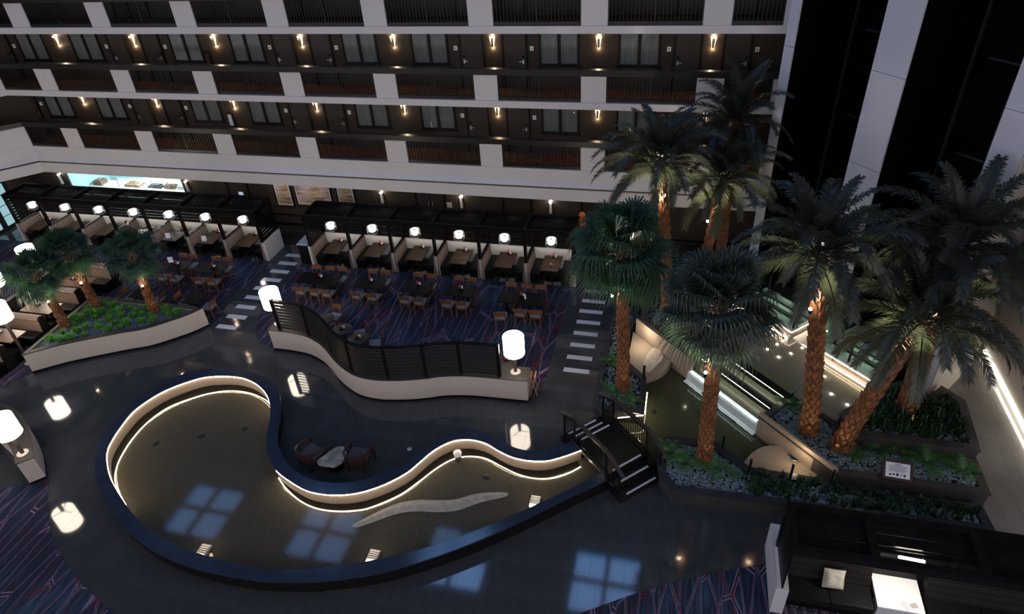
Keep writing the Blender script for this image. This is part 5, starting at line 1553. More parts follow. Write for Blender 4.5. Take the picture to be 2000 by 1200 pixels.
# ================================================================== left planter and tan booths
LPF = PLAN_L
LP_POLY = LPF + [(-22.635, 17.647)]
LP_POLY = [(p[0], p[1]) for p in LP_POLY]
t = thing('curved_planter', (-20.5, 16.2, 0), 'curved cream planter with grass and three small fan palms', 'planter')
I = oput(LP_POLY, 0.14)
wpart('plinth', ring(oput(LP_POLY, -0.004), oput(LP_POLY, 0.12), 0.0, 0.10), 'plinth', t)
wpart('wall', ring(LP_POLY, oput(LP_POLY, 0.12), 0.10, 0.87), 'cream_wall', t)
wpart('cap', ring(oput(LP_POLY, -0.02), I, 0.87, 0.91), 'dark_top', t)
wpart('bed', MB().prism(oput(LP_POLY, 0.125), 0.70, 0.80), 'gravel', t)
LBED = oput(LP_POLY, 0.28)
sofa_back = MB()
for k, yb in enumerate((14.0, 15.85, 17.75, 19.65)):
    x0, x1 = -25.7, -23.45
    t = thing('tan_booth_sofa', ((x0 + x1) / 2, yb, 0), 'tan leather double booth sofa left of the palms, %s from the front' % ORD[k], 'sofa', 'tan booth sofas')
    w = (x1 - x0) / 2
    def pf(ys): return [(y, z) for y, z in ys]
    prof = [(-0.17, 0.0), (-0.17, 0.45), (-0.12, 0.95), (-0.10, 1.06), (0.0, 1.10), (0.10, 1.06), (0.12, 0.95), (0.17, 0.45), (0.17, 0.0)]
    m = MB()
    n = len(prof)
    m.add([(-w, y, z) for y, z in prof] + [(w, y, z) for y, z in prof], [(i, i + 1, n + i + 1, n + i) for i in range(n - 1)])
    part('backrest', m, 'tan_leather', t)
    part('end_cap', MB().add([(w, y, z) for y, z in prof] + [(w + 0.06, y * 1.05, z) for y, z in prof], [tuple(range(n, 2 * n))] + [(i, i + 1, n + i + 1, n + i) for i in range(n - 1)]), 'frame_dark', t)
    for s in (-1, 1):
        part('seat', MB().box(-w, w, s * 0.17, s * 0.62, 0.30, 0.46), 'black_leather', t)
        part('seat_base', MB().box(-w, w, s * 0.17, s * 0.57, 0, 0.30), 'black', t)
        part('bolster', MB().tube([(-w, s * 0.10, 0.98), (w, s * 0.10, 0.98)], 0.07, 8), 'tan_leather', t)
    if k < 3:
        t = thing('booth_table', (-24.42, yb + 0.93, 0), 'reddish brown table between tan sofas, %s from the front' % ORD[k], 'table', 'tan booth tables')
        part('table_top', MB().box(-0.72, 0.72, -0.37, 0.37, 0.72, 0.76), 'tan_wood', t)
        part('pedestal', bt_leg, '', t)
        caddy(-24.7, yb + 1.05, 0.7605, 'condiment caddy on the %s tan sofa table' % ORD[k])
single('sofa_screen', MB().box(-25.9, -25.75, 13.3, 20.1, 0, 1.0).box(-25.92, -25.73, 13.28, 20.12, 1.0, 1.03), 'dark_top', 'low dark partition at the closed end of the tan sofas', 'partition')
drum_lamp((-26.1, 18.55, 0.008), 'tall drum lamp behind the second tan sofa table, furthest lamp back', pole=1.72)
drum_lamp((-26.15, 16.80, 0.008), 'tall drum lamp cut by the left frame edge, upper of two', pole=1.62)
drum_lamp((-23.10, 14.42, 0.008), 'tall drum lamp cut by the left frame edge, lower of two', pole=2.0)

# lower left curved wall end with lamp
LW = [(-20.941, 11.561), (-20.395, 11.477), (-19.825, 11.258), (-19.212, 10.885), (-18.661, 10.486), (-18.205, 10.09), (-17.874, 9.781), (-18.176, 9.463), (-18.464, 9.701), (-18.773, 9.922), (-19.137, 10.108), (-19.608, 10.279)]
x_, y_ = LW[0]; xe, ye = LW[-1]
LW = [(x_ - 1.2, y_ + 0.1)] + LW + [(xe - 1.2, ye + 0.5)]
t = thing('curved_wall', (LW[5][0], LW[5][1], 0), 'cream low wall end with a drum lamp at the lower left', 'low wall')
wpart('plinth', MB().prism(oput(LW, -0.004), 0, 0.09), 'plinth', t)
wpart('body', MB().prism(LW, 0.09, 0.92), 'cream_wall', t)
wpart('top', MB().prism(oput(LW, -0.02), 0.92, 0.95), 'dark_top', t)
q = (-18.296, 9.845)
drum_lamp((q[0], q[1], 0.95), 'white drum lamp on the lower left wall end')

# ================================================================== palms
def frond_mesh(e0, bend, L, seed, nl=60, ll=0.41, m='date_leaf'):
    r = random.Random(seed)
    m_ = MB()
    n = 14
    P, T = [Vector((0, 0, 0))], []
    a = e0
    tw = r.uniform(-.15, .15)
    for i in range(n):
        d = Vector((math.cos(a), tw * (i / n), math.sin(a)))
        T.append(d)
        P.append(P[-1] + d * (L / n))
        a -= bend / n * (0.4 + 1.2 * i / n)
    T.append(T[-1])
    m_.tube([tuple(p) for p in P], [0.022 * (1 - 0.85 * i / n) for i in range(n + 1)], 4, caps=False)
    for k in range(nl):
        t = 0.12 + 0.88 * (k / (nl - 1))
        f = t * n
        i = min(n - 1, int(f))
        p = P[i].lerp(P[i + 1], f - i)
        d = T[i].normalized()
        side = d.cross(Vector((0, 0, 1)))
        if side.length < 1e-3: side = Vector((0, 1, 0))
        side.normalize()
        up = side.cross(d).normalized()
        l = ll * (0.35 + 0.65 * math.sin(PI * min(1, 0.18 + 0.80 * t)) ** 0.8) * r.uniform(.85, 1.1)
        for s in (-1, 1):
            dirv = (side * s * 0.80 + d * (0.55 + 0.5 * t) + up * (0.22 + r.uniform(-.15, .15))).normalized()
            mid = p + dirv * (l * 0.55)
            tip = p + dirv * l + Vector((0, 0, -1)) * l * 0.28
            w = d * 0.0165
            m_.add([p - w, p + w, mid + w * 1.1, tip, mid - w * 1.1], [(0, 1, 2, 4), (4, 2, 3)])
    me = m_.mesh('frond', m)
    return me
def fan_mesh(e0, pl, rad, seed, m='fan_leaf', droop=0.25):
    r = random.Random(seed)
    m_ = MB()
    d = Vector((math.cos(e0), 0, math.sin(e0)))
    up = Vector((-math.sin(e0), 0, math.cos(e0)))
    side = Vector((0, 1, 0))
    q = [Vector((0, 0, 0)), d * pl * 0.5 + Vector((0, 0, -0.01)), d * pl + Vector((0, 0, -0.06 * pl))]
    m_.tube([tuple(p) for p in q], [0.022, 0.016, 0.012], 4, caps=False)
    c = q[-1]
    N = 34
    A = math.radians(112)
    for k in range(N):
        th = -A + 2 * A * k / (N - 1)
        dirv = (d * math.cos(th) + side * math.sin(th) + up * (0.18 - 0.10 * math.cos(th))).normalized()
        l = rad * (0.78 + 0.22 * math.cos(th)) * r.uniform(.92, 1.05)
        tang = (side * math.cos(th) - d * math.sin(th)).normalized()
        w = rad * 2 * A / N * 0.5
        m1 = c + dirv * l * 0.55
        m2 = c + dirv * l * 0.80 - Vector((0, 0, droop * 0.25 * rad))
        tip = c + dirv * l - Vector((0, 0, droop * rad * r.uniform(.7, 1.2)))
        fold = up * (0.02 if k % 2 else -0.015)
        m_.add([c, m1 - tang * w * 0.60 + fold, m1 + tang * w * 0.60 - fold, m2 - tang * w * 0.32, m2 + tang * w * 0.32, tip], [(0, 1, 2), (1, 3, 4, 2), (3, 5, 4)])
    return m_.mesh('leaf', m)
DATE = [[frond_mesh(math.radians(e), math.radians(b), 1.0 * L, 100 + i * 7 + v) for v in range(2)] for i, (e, b, L) in enumerate(((82, 60, 1.9), (62, 95, 2.15), (40, 105, 2.25), (18, 95, 2.2), (-5, 75, 2.0), (-32, 45, 1.7)))]
FANS = {}
for mm in ('fan_leaf', 'fan_leaf_grey'):
    FANS[mm] = [[fan_mesh(math.radians(e), pl, rd, 300 + i * 5 + v, mm, dr) for v in range(2)] for i, (e, pl, rd, dr) in enumerate(((80, 0.55, 0.85, 0.15), (58, 0.70, 0.88, 0.4), (34, 0.78, 0.90, 0.6), (8, 0.75, 0.90, 0.7), (-25, 0.6, 0.85, 0.6), (-58, 0.5, 0.8, 0.35)))]
def trunk_path(h, lean, n=10):
    return [(lean[0] * (t ** 1.25), lean[1] * (t ** 1.25), h * t) for t in [i / n for i in range(n + 1)]]
def palm(name, base, top, r0, r1, kind, count, scale, label, seed, uplight=None, cat='palm tree'):
    r = random.Random(seed)
    t = thing(name, base, label, cat, 'palms')
    h = top[2] - base[2]
    lean = (top[0] - base[0], top[1] - base[1])
    path = trunk_path(h, lean)
    part('trunk_core', MB().tube(path, [r0 * 1.1 + (r1 - r0) * i / 10 * 1.0 - 0.02 for i in range(11)], 12), 'palm_core', t)
    # overlapping leaf bases on a spiral
    m = MB()
    rows = int(h / 0.15)
    for j in range(rows):
        tt = (j + 0.3) / rows
        c = Vector((lean[0] * tt ** 1.25, lean[1] * tt ** 1.25, h * tt))
        t2 = min(1, tt + 0.24 / h)
        c2 = Vector((lean[0] * t2 ** 1.25, lean[1] * t2 ** 1.25, h * t2))
        rr = r0 * (1.22 if tt < 0.06 else 1.0) + (r1 - r0) * tt
        nn = 7
        for k in range(nn):
            a = 2 * PI * (k + 0.5 * (j % 2)) / nn + r.uniform(-.05, .05)
            da = PI / nn * 1.12
            def pt(ang, rad, cc): return cc + Vector((math.cos(ang) * rad, math.sin(ang) * rad, 0))
            top_ = pt(a, rr + 0.06 * r.uniform(.7, 1.3), c2)
            m.add([pt(a - da, rr - 0.005, c + Vector((0, 0, .06))), pt(a, rr + 0.015, c - Vector((0, 0, .07))), pt(a + da, rr - 0.005, c + Vector((0, 0, .06))), top_, pt(a, rr - 0.03, c2)], [(0, 1, 3), (1, 2, 3), (0, 3, 4), (3, 2, 4)])
    part('trunk', m, 'palm_trunk', t)
    hub = (lean[0], lean[1], h)
    sets = DATE if kind == 'date' else FANS[kind]
    part('crown_heart', MB().tube([(hub[0], hub[1], h - 0.25), (hub[0], hub[1], h + 0.05), (hub[0], hub[1], h + 0.25)], [r1 * 1.05, r1 * 0.9, 0.03], 10), 'palm_trunk', t)
    g = 2.39996
    for i in range(count):
        f = i / count
        band_ = min(5, int(f * 6.0)) if kind != 'date' else sum(f > c for c in (0.14, 0.36, 0.62, 0.86, 0.97))
        me = sets[band_][r.randrange(2)]
        az = i * g
        reach = (2.0 if kind == 'date' else 1.5) * scale * (0.35, 0.7, 0.95, 1.0, 0.9, 0.55)[band_]
        tip = Vector((base[0] + lean[0] + math.cos(az) * reach, base[1] + lean[1] + math.sin(az) * reach))
        rel = tip - TA
        if tip.y > 23.85 or (rel.dot(TN) > 0.0 and -0.2 < rel.dot(TD) < 7.2): continue     # a wall stands there
        o = link(bpy.data.objects.new('frond' if kind == 'date' else 'leaf', me), t)
        o.location = (hub[0] + 0.05 * math.cos(i * g), hub[1] + 0.05 * math.sin(i * g), h + 0.14 * (1 - f) - 0.1 * f)
        k_ = 0.12 if kind == 'date' else 0.34
        o.rotation_euler = (r.uniform(-k_, k_), r.uniform(-k_, k_) * 0.8, i * g + r.uniform(-.25, .25))
        s = scale * r.uniform(.88, 1.1)
        o.scale = (s, s, s)
    return t
def uplight(loc, label, aim, e=40, spot=95):
    t = thing('palm_uplight', loc, label, 'spotlight', 'palm spotlights')
    d = Vector(aim).normalized()
    part('housing', MB().tube([tuple(-d * 0.10), tuple(d * 0.0)], [0.035, 0.05], 10), 'metal_black', t)
    part('lens', MB().ball(tuple(d * 0.03), 0.045, nu=8, nv=5), 'bulb', t)
    light('SPOT', 'up_beam', tuple(d * 0.10), e, (1, 0.95, 0.80), 0.04, t, spot=spot, aim=tuple(d))
    light('POINT', 'spill', tuple(d * 0.10), e * 0.05, (1, 0.82, 0.55), 0.05, t)
RP = [('fan_palm', (-1.13, 16.3, 0.4), (-1.36, 16.3, 5.55), 0.17, 0.13, 'fan_leaf', 40, 1.12, 'green fan palm in the narrow planter beside the striped walkway'),
      ('fan_palm', (1.41, 13.81, 0.4), (1.20, 13.81, 5.70), 0.18, 0.14, 'fan_leaf_grey', 42, 1.08, 'grey green fan palm in front planter before the waterfall'),
      ('date_palm', (0.03, 19.89, 0.9), (-0.60, 19.89, 6.65), 0.17, 0.13, 'date', 38, 0.98, 'date palm left of the waterfall reaching the lowest gallery'),
      ('date_palm', (1.05, 21.0, 0.9), (1.42, 21.3, 5.55), 0.15, 0.12, 'date', 38, 0.98, 'date palm behind the grey fan palm, lower of two overlapping crowns'),
      ('date_palm', (1.75, 22.4, 0.9), (1.66, 22.6, 7.0), 0.15, 0.12, 'date', 38, 1.0, 'furthest date palm whose crown overlaps the middle gallery'),
      ('date_palm', (4.26, 15.07, 0.7), (3.42, 15.07, 6.60), 0.21, 0.15, 'date', 40, 1.0, 'tall date palm with upright fronds before the middle white column'),
      ('date_palm', (5.03, 14.60, 0.7), (5.93, 14.60, 5.30), 0.22, 0.15, 'date', 40, 1.10, 'leaning date palm whose trunk slants right over the ferns'),
      ('date_palm', (6.91, 16.12, 1.0), (6.68, 16.12, 6.40), 0.22, 0.16, 'date', 40, 1.08, 'rear right date palm rising from the strap leaf bed')]
for i, a in enumerate(RP): palm(*a, 500 + i)
LPALM = [('fan_palm', (-22.20, 15.75, 0.75), (-22.30, 15.75, 3.15), 0.14, 0.10, 'fan_leaf', 30, 0.74, 'small fan palm in the grassy planter, left of three'),
         ('fan_palm', (-21.85, 17.02, 0.75), (-22.05, 17.05, 3.35), 0.14, 0.10, 'fan_leaf', 30, 0.74, 'small fan palm in the grassy planter, middle and furthest back'),
         ('fan_palm', (-19.35, 17.21, 0.75), (-19.25, 17.21, 3.40), 0.14, 0.10, 'fan_leaf', 30, 0.74, 'small fan palm in the grassy planter, right of three')]
for i, a in enumerate(LPALM): palm(*a, 700 + i)
UL = [((-1.58, 16.10, 4.15), (0.2, 0.15, 1), 'first fan palm beside the walkway'), ((1.10, 13.50, 3.85), (0.0, 0.2, 1), 'grey fan palm before the waterfall'),
      ((-0.62, 19.60, 5.30), (0.0, 0.2, 1), 'date palm left of the waterfall'), ((1.05, 20.80, 4.25), (0.2, 0.3, 1), 'lower of the two overlapping date palms'),
      ((1.45, 22.30, 5.2), (0.1, 0.2, 1), 'furthest date palm'), ((3.45, 14.75, 5.20), (0, 0.2, 1), 'tall date palm before the white column'),
      ((5.25, 14.40, 4.30), (0.4, 0.2, 1), 'leaning date palm'), ((6.55, 15.85, 4.30), (0.0, 0.2, 1), 'rear right date palm')]
for loc, aim, nm in UL: uplight(loc, 'starry uplight strapped to the trunk of the ' + nm, aim, 260, 120)
for k, (x, y) in enumerate(((-22.2, 15.5), (-21.9, 16.8), (-19.3, 17.0))):
    uplight((x + 0.15, y - 0.02, 2.15), 'warm uplight on the small planter palm, %s from the left' % ORD[k], (0, 0.2, 1), 25)
# warm well lights at the trunk feet
WL = [(-1.05, 15.85, 0.42), (1.5, 13.35, 0.42), (0.05, 19.45, 0.92), (4.25, 14.55, 0.72), (4.75, 14.25, 0.72), (6.95, 15.65, 1.02), (1.1, 20.5, 0.92)]
WN = ['walkway fan palm', 'grey fan palm', 'date palm left of the waterfall', 'tall date palm', 'leaning date palm', 'rear right date palm', 'lower overlapping date palm']
WT = [(-1.2, 16.3, 3.0), (1.35, 13.8, 3.0), (-0.1, 19.9, 3.5), (4.0, 15.05, 3.5), (5.4, 14.6, 3.2), (6.85, 16.1, 3.6), (1.2, 21.1, 3.2)]
for p, nm, tg in zip(WL, WN, WT):
    t = thing('well_light', p, 'warm well light at the foot of the ' + nm, 'spotlight', 'trunk well lights')
    part('housing', MB().lathe([(0.06, 0), (0.06, 0.06), (0.045, 0.06)], n=10), 'metal_black', t)
    part('lens', MB().lathe([(0.045, 0.05), (0, 0.05)], n=10), 'gold_plate', t)
    light('SPOT', 'trunk_beam', (0, 0, 0.1), 18, (1, 0.66, 0.34), 0.04, t, spot=50, aim=(tg[0] - p[0], tg[1] - p[1], tg[2] - p[2]))
for k, (x, y) in enumerate(((-22.0, 15.35), (-21.6, 16.65), (-19.15, 16.85))):
    t = thing('well_light', (x, y, 0.80), 'warm well light in the grass at the small palm, %s from the left' % ORD[k], 'spotlight', 'trunk well lights')
    part('housing', MB().lathe([(0.05, 0), (0.05, 0.06), (0.04, 0.06)], n=10), 'metal_black', t)
    light('SPOT', 'trunk_beam', (0, 0, 0.1), 10, (1, 0.66, 0.34), 0.04, t, spot=60, aim=(-0.1, 0.35, 1.2))

# ================================================================== pebbles, grass and bed plants
def ico():
    b = bmesh.new()
    bmesh.ops.create_icosphere(b, subdivisions=1, radius=1)
    v = [tuple(x.co) for x in b.verts]; f = [tuple(y.index for y in x.verts) for x in b.faces]
    b.free()
    return v, f
b_ = bmesh.new(); bmesh.ops.create_icosphere(b_, subdivisions=2, radius=1)
ICO = ([tuple(x.co) for x in b_.verts], [tuple(y.index for y in x.verts) for x in b_.faces]); b_.free()
def pebbles(name, poly, z, n, size, label, m='pebble', seed=1):
    r = random.Random(seed)
    xs = [p[0] for p in poly]; ys = [p[1] for p in poly]
    mb = MB()
    k = tries = 0
    while k < n and tries < n * 8:
        tries += 1
        x, y = r.uniform(min(xs), max(xs)), r.uniform(min(ys), max(ys))
        if not inside((x, y), poly): continue
        k += 1
        a = size * r.uniform(.6, 1.25); b = a * r.uniform(.65, .95); c = a * r.uniform(.45, .65)
        th = r.uniform(0, PI); ca, sa = math.cos(th), math.sin(th)
        zz = z + c * 0.5 + r.uniform(0, size * 0.35)
        mb.add([(x + vx * a * ca - vy * b * sa, y + vx * a * sa + vy * b * ca, zz + vz * c) for vx, vy, vz in ICO[0]], ICO[1], True)
    return single(name, mb, m, label, 'pebbles', kind='stuff')
pebbles('pebbles', oput(PL, 0.18), 0.40, 800, 0.042, 'blue grey pebbles in the narrow walkway planter', seed=1)
pebbles('pebbles', oput(PB, 0.21), 0.40, 2400, 0.044, 'blue grey pebbles in the long front planter', seed=2)
pebbles('pebbles', oput(PT2, 0.21), 0.70, 1900, 0.050, 'grey pebbles around the ferns and information board', seed=3)
pebbles('pebbles', oput(PT3, 0.23), 1.0, 1200, 0.045, 'grey pebbles under the strap leaf plants', seed=4)
pebbles('pebbles', oput(PM, 0.21), 0.90, 1200, 0.045, 'blue grey pebbles behind the waterfall', seed=5)
pebbles('pebbles', oput(LP_POLY, 0.16), 0.80, 1500, 0.035, 'small blue gravel in the curved grassy planter', seed=6, m='gravel')

def tuft(nb, h, spread, w, seed, m, nm, curve=0.5):
    r = random.Random(seed)
    mb = MB()
    for i in range(nb):
        a = r.uniform(0, 2 * PI); lean = r.uniform(0.15, 1.0) * spread; hh = h * r.uniform(.6, 1.1)
        bx, by = r.uniform(-.3, .3) * spread, r.uniform(-.3, .3) * spread
        dx, dy = math.cos(a), math.sin(a)
        px, py = -dy * w, dx * w
        p1 = (bx + dx * lean * 0.4, by + dy * lean * 0.4, hh * 0.65)
        p2 = (bx + dx * lean, by + dy * lean, hh * (1 - curve * lean / max(spread, 1e-6) * 0.5))
        mb.add([(bx - px, by - py, 0), (bx + px, by + py, 0), (p1[0] + px, p1[1] + py, p1[2]), p2, (p1[0] - px, p1[1] - py, p1[2])], [(0, 1, 2, 4), (4, 2, 3)])
    return mb.mesh(nm, m)
GT = [tuft(130, 0.34, 0.32, 0.008, s, 'grass', 'grass_tuft') for s in (1, 2, 3)]
ST = [tuft(22, 0.42, 0.26, 0.014, s, 'strap_leaf', 'strap_plant', 0.8) for s in (4, 5, 6)]
def fern_mesh(seed, n=15, L=0.62):
    r = random.Random(seed)
    mb = MB()
    for i in range(n):
        a = i * 2.4 + r.uniform(-.2, .2)
        e = math.radians(r.uniform(25, 75))
        l = L * r.uniform(.7, 1.1)
        P = [Vector((0, 0, 0))]
        ee = e
        for k in range(7):
            P.append(P[-1] + Vector((math.cos(a) * math.cos(ee), math.sin(a) * math.cos(ee), math.sin(ee))) * l / 7)
            ee -= math.radians(13)
        sd = Vector((-math.sin(a), math.cos(a), 0))
        for k in range(7):
            for q in range(2):
                p = P[k].lerp(P[k + 1], q * 0.5)
                d = (P[k + 1] - P[k]).normalized()
                wl = l * 0.26 * math.sin(PI * (0.15 + 0.8 * (k + q * .5) / 7))
                for s in (-1, 1):
                    tip = p + (sd * s + d * 0.7).normalized() * wl
                    mb.add([p - d * 0.014, p + d * 0.014, tip], [(0, 1, 2)])
    return mb.mesh('fern', 'fern_leaf')
FM = [fern_mesh(s) for s in (11, 12, 13)]
def scatter(meshes, name, poly, z, n, label, cat, group, smin=.8, smax=1.2, seed=1, mind=0.2, avoid=()):
    r = random.Random(seed)
    xs = [p[0] for p in poly]; ys = [p[1] for p in poly]
    pts = []
    tries = 0
    while len(pts) < n and tries < 4000:
        tries += 1
        x, y = r.uniform(min(xs), max(xs)), r.uniform(min(ys), max(ys))
        if not inside((x, y), poly) or any(math.dist((x, y), q) < mind for q in pts) or any(math.dist((x, y), q[:2]) < q[2] for q in avoid): continue
        pts.append((x, y))
        o = link(bpy.data.objects.new(name, r.choice(meshes)))
        o.location = (x, y, z); o.rotation_euler = (0, 0, r.uniform(0, 6.28))
        s = r.uniform(smin, smax); o.scale = (s, s, s)
        tag(o, label, cat, group)
scatter(GT, 'grass_tuft', oput(LP_POLY, 0.34), 0.80, 40, 'bright green grass tuft in the curved cream planter', 'grass', 'grass tufts in the curved planter', .6, 1.0, 21, 0.30, [(-22.2, 15.75, .3), (-21.9, 17.0, .3), (-19.35, 17.2, .3)])
scatter(ST, 'strap_plant', [(2.6, 13.5), (8.1, 13.35), (8.1, 12.9), (2.6, 12.75)], 0.40, 52, 'dark strap leaf plant in the long front planter', 'plant', 'strap leaf plants in the front planter', .8, 1.15, 22, 0.17)
scatter(ST, 'strap_plant', oput(PT3, 0.34), 1.0, 62, 'dark strap leaf plant in the rear planter tier', 'plant', 'strap leaf plants in the rear tier', .9, 1.4, 23, 0.19, [(6.91, 16.12, .4)])
scatter(ST, 'strap_plant', oput(PM, 0.4), 0.90, 26, 'dark strap leaf plant behind the waterfall', 'plant', 'strap leaf plants behind the waterfall', .9, 1.5, 24, 0.3, [(0.03, 19.9, .4), (1.05, 21, .4), (1.75, 22.4, .4)])
FPOS = [(0.515, 13.844, 0.45, 1.15, 'fern at the left end of the front planter beside the bridge'),
        (0.898, 13.527, 0.45, 1, 'fern left of the grey fan palm trunk'),
        (1.692, 13.487, 0.45, 1, 'fern right of the grey fan palm trunk'),
        (2.197, 13.397, 0.45, 0.6, 'small fern at the first guard post'),
        (-1.549, 16.109, 0.45, 0.85, 'fern at the foot of the walkway fan palm, left'),
        (-0.832, 15.756, 0.45, 0.85, 'fern at the foot of the walkway fan palm, right'),
        (-1.647, 17.641, 0.45, 0.8, 'fern in the narrow planter halfway along'),
        (5.325, 14.371, 0.75, 0.85, 'fern left of the leaning palm, against the lower wall'),
        (6.027, 14.692, 0.75, 0.95, 'dark fern behind the information board, left'),
        (6.716, 14.916, 0.75, 1, 'fern behind the information board'),
        (7.21, 14.446, 0.75, 1.25, 'large fern right of the information board'),
        (7.644, 14.805, 0.75, 1, 'fern behind the large fern'),
        (8.044, 14.334, 0.75, 0.9, 'pale fern at the right end of the middle tier'),
        (3.934, 16.172, 0.75, 1, 'fern left of the tall date palm trunk')]
for (x, y, z, s, lb) in FPOS:
    o = link(bpy.data.objects.new('fern', FM[int(abs(x * 7)) % 3]))
    o.location = (x, y, z - 0.05); o.scale = (s, s, s)
    tag(o, 'green ' + lb, 'fern', 'garden ferns')

# ================================================================== lounge pergola, lower right
lg = thing('lounge_pergola', (6.0, 10.3, 0), 'black slatted lounge pergola over dark sofas, lower right', 'pergola')
XB = [3.12, 4.72, 6.80, 8.88]
Y0, Y1, ZL = 9.68, 10.96, 2.5
for y in (Y0, Y1 - 0.14): wpart('long_beam', MB().box(3.05, 8.95, y, y + 0.14, ZL - 0.2, ZL), 'dark_wood', lg)
for x in XB:
    wpart('cross_beam', MB().box(x - 0.09, x + 0.09, Y0 + 0.14, Y1 - 0.14, ZL - 0.2, ZL - 0.001), 'dark_wood', lg)
    wpart('post', MB().box(x - 0.06, x + 0.06, Y1 - 0.13, Y1 - 0.01, 0.013, ZL - 0.201), 'dark_wood', lg)
for xa, xb in zip(XB[:-1], XB[1:]):
    for c, w in ((0.08, 0.04), (0.15, 0.04), (0.22, 0.04), (0.29, 0.04), (0.36, 0.04), (0.56, 0.26), (0.76, 0.04), (0.83, 0.04), (0.90, 0.04), (0.97, 0.04)):
        y = Y0 + 0.14 + c
        if xa == 4.72 and 0.10 < c < 0.25: continue
        wpart('roof_slat', MB().box(xa + 0.09, xb - 0.09, y - w / 2, y + w / 2, ZL - 0.16, ZL - 0.12), 'dark_wood', lg)
for j in range(9):
    wpart('end_slat', MB().box(3.08, 3.12, Y0 + 0.02, Y1 - 0.14, 1.0 + j * 0.15, 1.105 + j * 0.15), 'dark_wood', lg)
    wpart('back_slat', MB().box(3.2, 8.9, Y1 - 0.06, Y1 - 0.03, 1.0 + j * 0.15, 1.105 + j * 0.15), 'dark_wood', lg)
wpart('end_wall', MB().box(2.98, 3.26, Y0 + 0.02, 11.5, 0.01, 0.95), 'column_white', lg)
wpart('back_wall', MB().box(3.27, 8.95, Y1 - 0.10, Y1 + 0.05, 0.01, 0.95), 'dark_wood', lg)
def lounge(x0, x1, label):
    w = (x1 - x0) / 2
    t = thing('lounge_sofa', ((x0 + x1) / 2, 10.4, 0.008), label, 'sofa', 'black quilted sofas')
    part('base', MB().box(-w, w, -0.42, 0.25, 0, 0.24), 'black', t)
    for a, b in ((-w, -0.01), (0.01, w)):
        cm_ = MB().box(a, b, -0.47, 0.16, 0.24, 0.42)
        part('seat_cushion', cm_, 'quilt', t)
    m = MB().add([(-w, 0.10, 0.42), (w, 0.10, 0.42), (w, 0.30, 0.95), (-w, 0.30, 0.95), (-w, 0.42, 0.0), (w, 0.42, 0.0), (w, 0.42, 0.95), (-w, 0.42, 0.95)], [(0, 1, 2, 3), (3, 2, 6, 7), (0, 3, 7, 4), (1, 5, 6, 2)])
    part('backrest', m, 'quilt', t)
lounge(3.36, 5.18, 'black quilted leather sofa left of the glowing white table')
lounge(6.32, 8.60, 'black quilted leather sofa right of the glowing white table')
t = thing('white_cube_table', (5.74, 10.46, 0.008), 'bright white square table between the black sofas', 'table')
part('top', MB().box(-0.49, 0.49, -0.46, 0.46, 0.46, 0.50), 'cushion_white', t)
part('body', MB().box(-0.47, 0.47, -0.44, 0.44, 0, 0.46), 'column_white', t)
part('socket', MB().box(-0.476, -0.47, -0.1, 0.05, 0.25, 0.33), 'black', t)
t = thing('newspaper', (5.92, 10.17, 0.5085), 'folded newspaper on the bright white table', 'newspaper', rz=0.35)
part('sheets', MB().box(-0.20, 0.20, -0.13, 0.13, 0, 0.012), 'paper', t)
m = MB()
for k in range(7): m.box(-0.17, -0.02, -0.11 + 0.03 * k, -0.098 + 0.03 * k, 0.012, 0.0135)
m.box(0.01, 0.17, -0.10, 0.02, 0.012, 0.0135)
part('print', m, 'lamp_base', t)
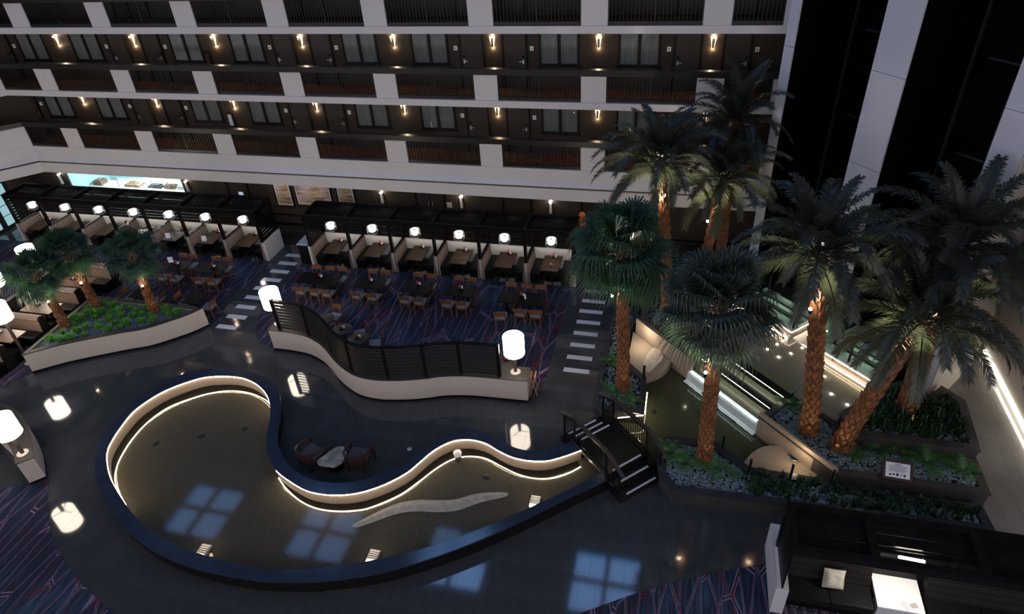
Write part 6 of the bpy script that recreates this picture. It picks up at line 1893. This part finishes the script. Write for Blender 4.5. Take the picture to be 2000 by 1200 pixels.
# cushion
def cushion(loc, label):
    t = thing('cushion', loc, label, 'cushion')
    m = MB()
    N = 10
    def z(u, v): return 0.13 * (max(0, 1 - u ** 4) ** 0.6) * (max(0, 1 - v ** 4) ** 0.6)
    for s in (1, -1):
        vs, fs = [], []
        for i in range(N + 1):
            for j in range(N + 1):
                u, v = -1 + 2 * i / N, -1 + 2 * j / N
                k = 0.24 * (1 - 0.06 * (1 - u * u) * (v * v) - 0.06 * (1 - v * v) * (u * u))
                p = z(u, v) * s
                if abs(u) < .3 and 0.1 < v < .6: p *= 0.75
                vs.append((u * k, v * k, p))
        for i in range(N):
            for j in range(N):
                a = i * (N + 1) + j
                f = (a, a + N + 1, a + N + 2, a + 1)
                fs.append(f if s > 0 else f[::-1])
        m.add(vs, fs, True)
    part('cover', m, 'pillow', t)
    part('piping', MB().tube([(-.235, -.235, 0), (.235, -.235, 0), (.235, .235, 0), (-.235, .235, 0), (-.235, -.235, 0)], 0.008, 5), 'pillow', t)
    return t
c = cushion((4.35, 10.42, 0.66), 'beige textured cushion on the left black sofa')
c.rotation_euler = (math.radians(62), math.radians(3), math.radians(4))
t = thing('pendant_bar', (5.53, 10.12, 2.2), 'bright horizontal light bar hanging over the white table', 'pendant lamp')
part('bar', MB().tube([(-0.25, 0.01, 0), (0.25, -0.01, 0)], 0.03, 8), 'bulb', t)
part('wire', MB().tube([(-0.2, 0, 0.03), (-0.2, 0.0, 0.14)], 0.006, 5).tube([(0.2, 0, 0.03), (0.2, 0.0, 0.14)], 0.006, 5), 'metal_black', t)
al = light('AREA', 'bar_light', (0.05, 0.05, -0.06), 34, (1, 0.95, 0.86), parent=t)
al.data.shape = 'RECTANGLE'; al.data.size = 0.5; al.data.size_y = 0.08

# planter end downlights over the right walkway
for k, (x, y) in enumerate(((9.6, 19.8), (9.6, 17.2), (9.6, 14.6))):
    t = thing('walkway_downlight', (x, y, 4.6), 'ceiling downlight over the pale right walkway, %s from the back' % ORD[k], 'light', 'walkway downlights')
    part('can', MB().lathe([(0.08, 0.0), (0.08, 0.12), (0, 0.12)], n=12), 'metal_black', t)
    part('lens', MB().lathe([(0.07, 0.02), (0, 0.02)], n=12), 'led_white', t)
    light('SPOT', 'down_beam', (0, 0, -0.05), 150, (1, 0.93, 0.85), 0.06, t, spot=58, aim=(0, 0, -1))
struct('ceiling_walkway', MB().box(8.9, 11, 13, 21.2, 4.72, 4.85), 'concrete_ceiling')
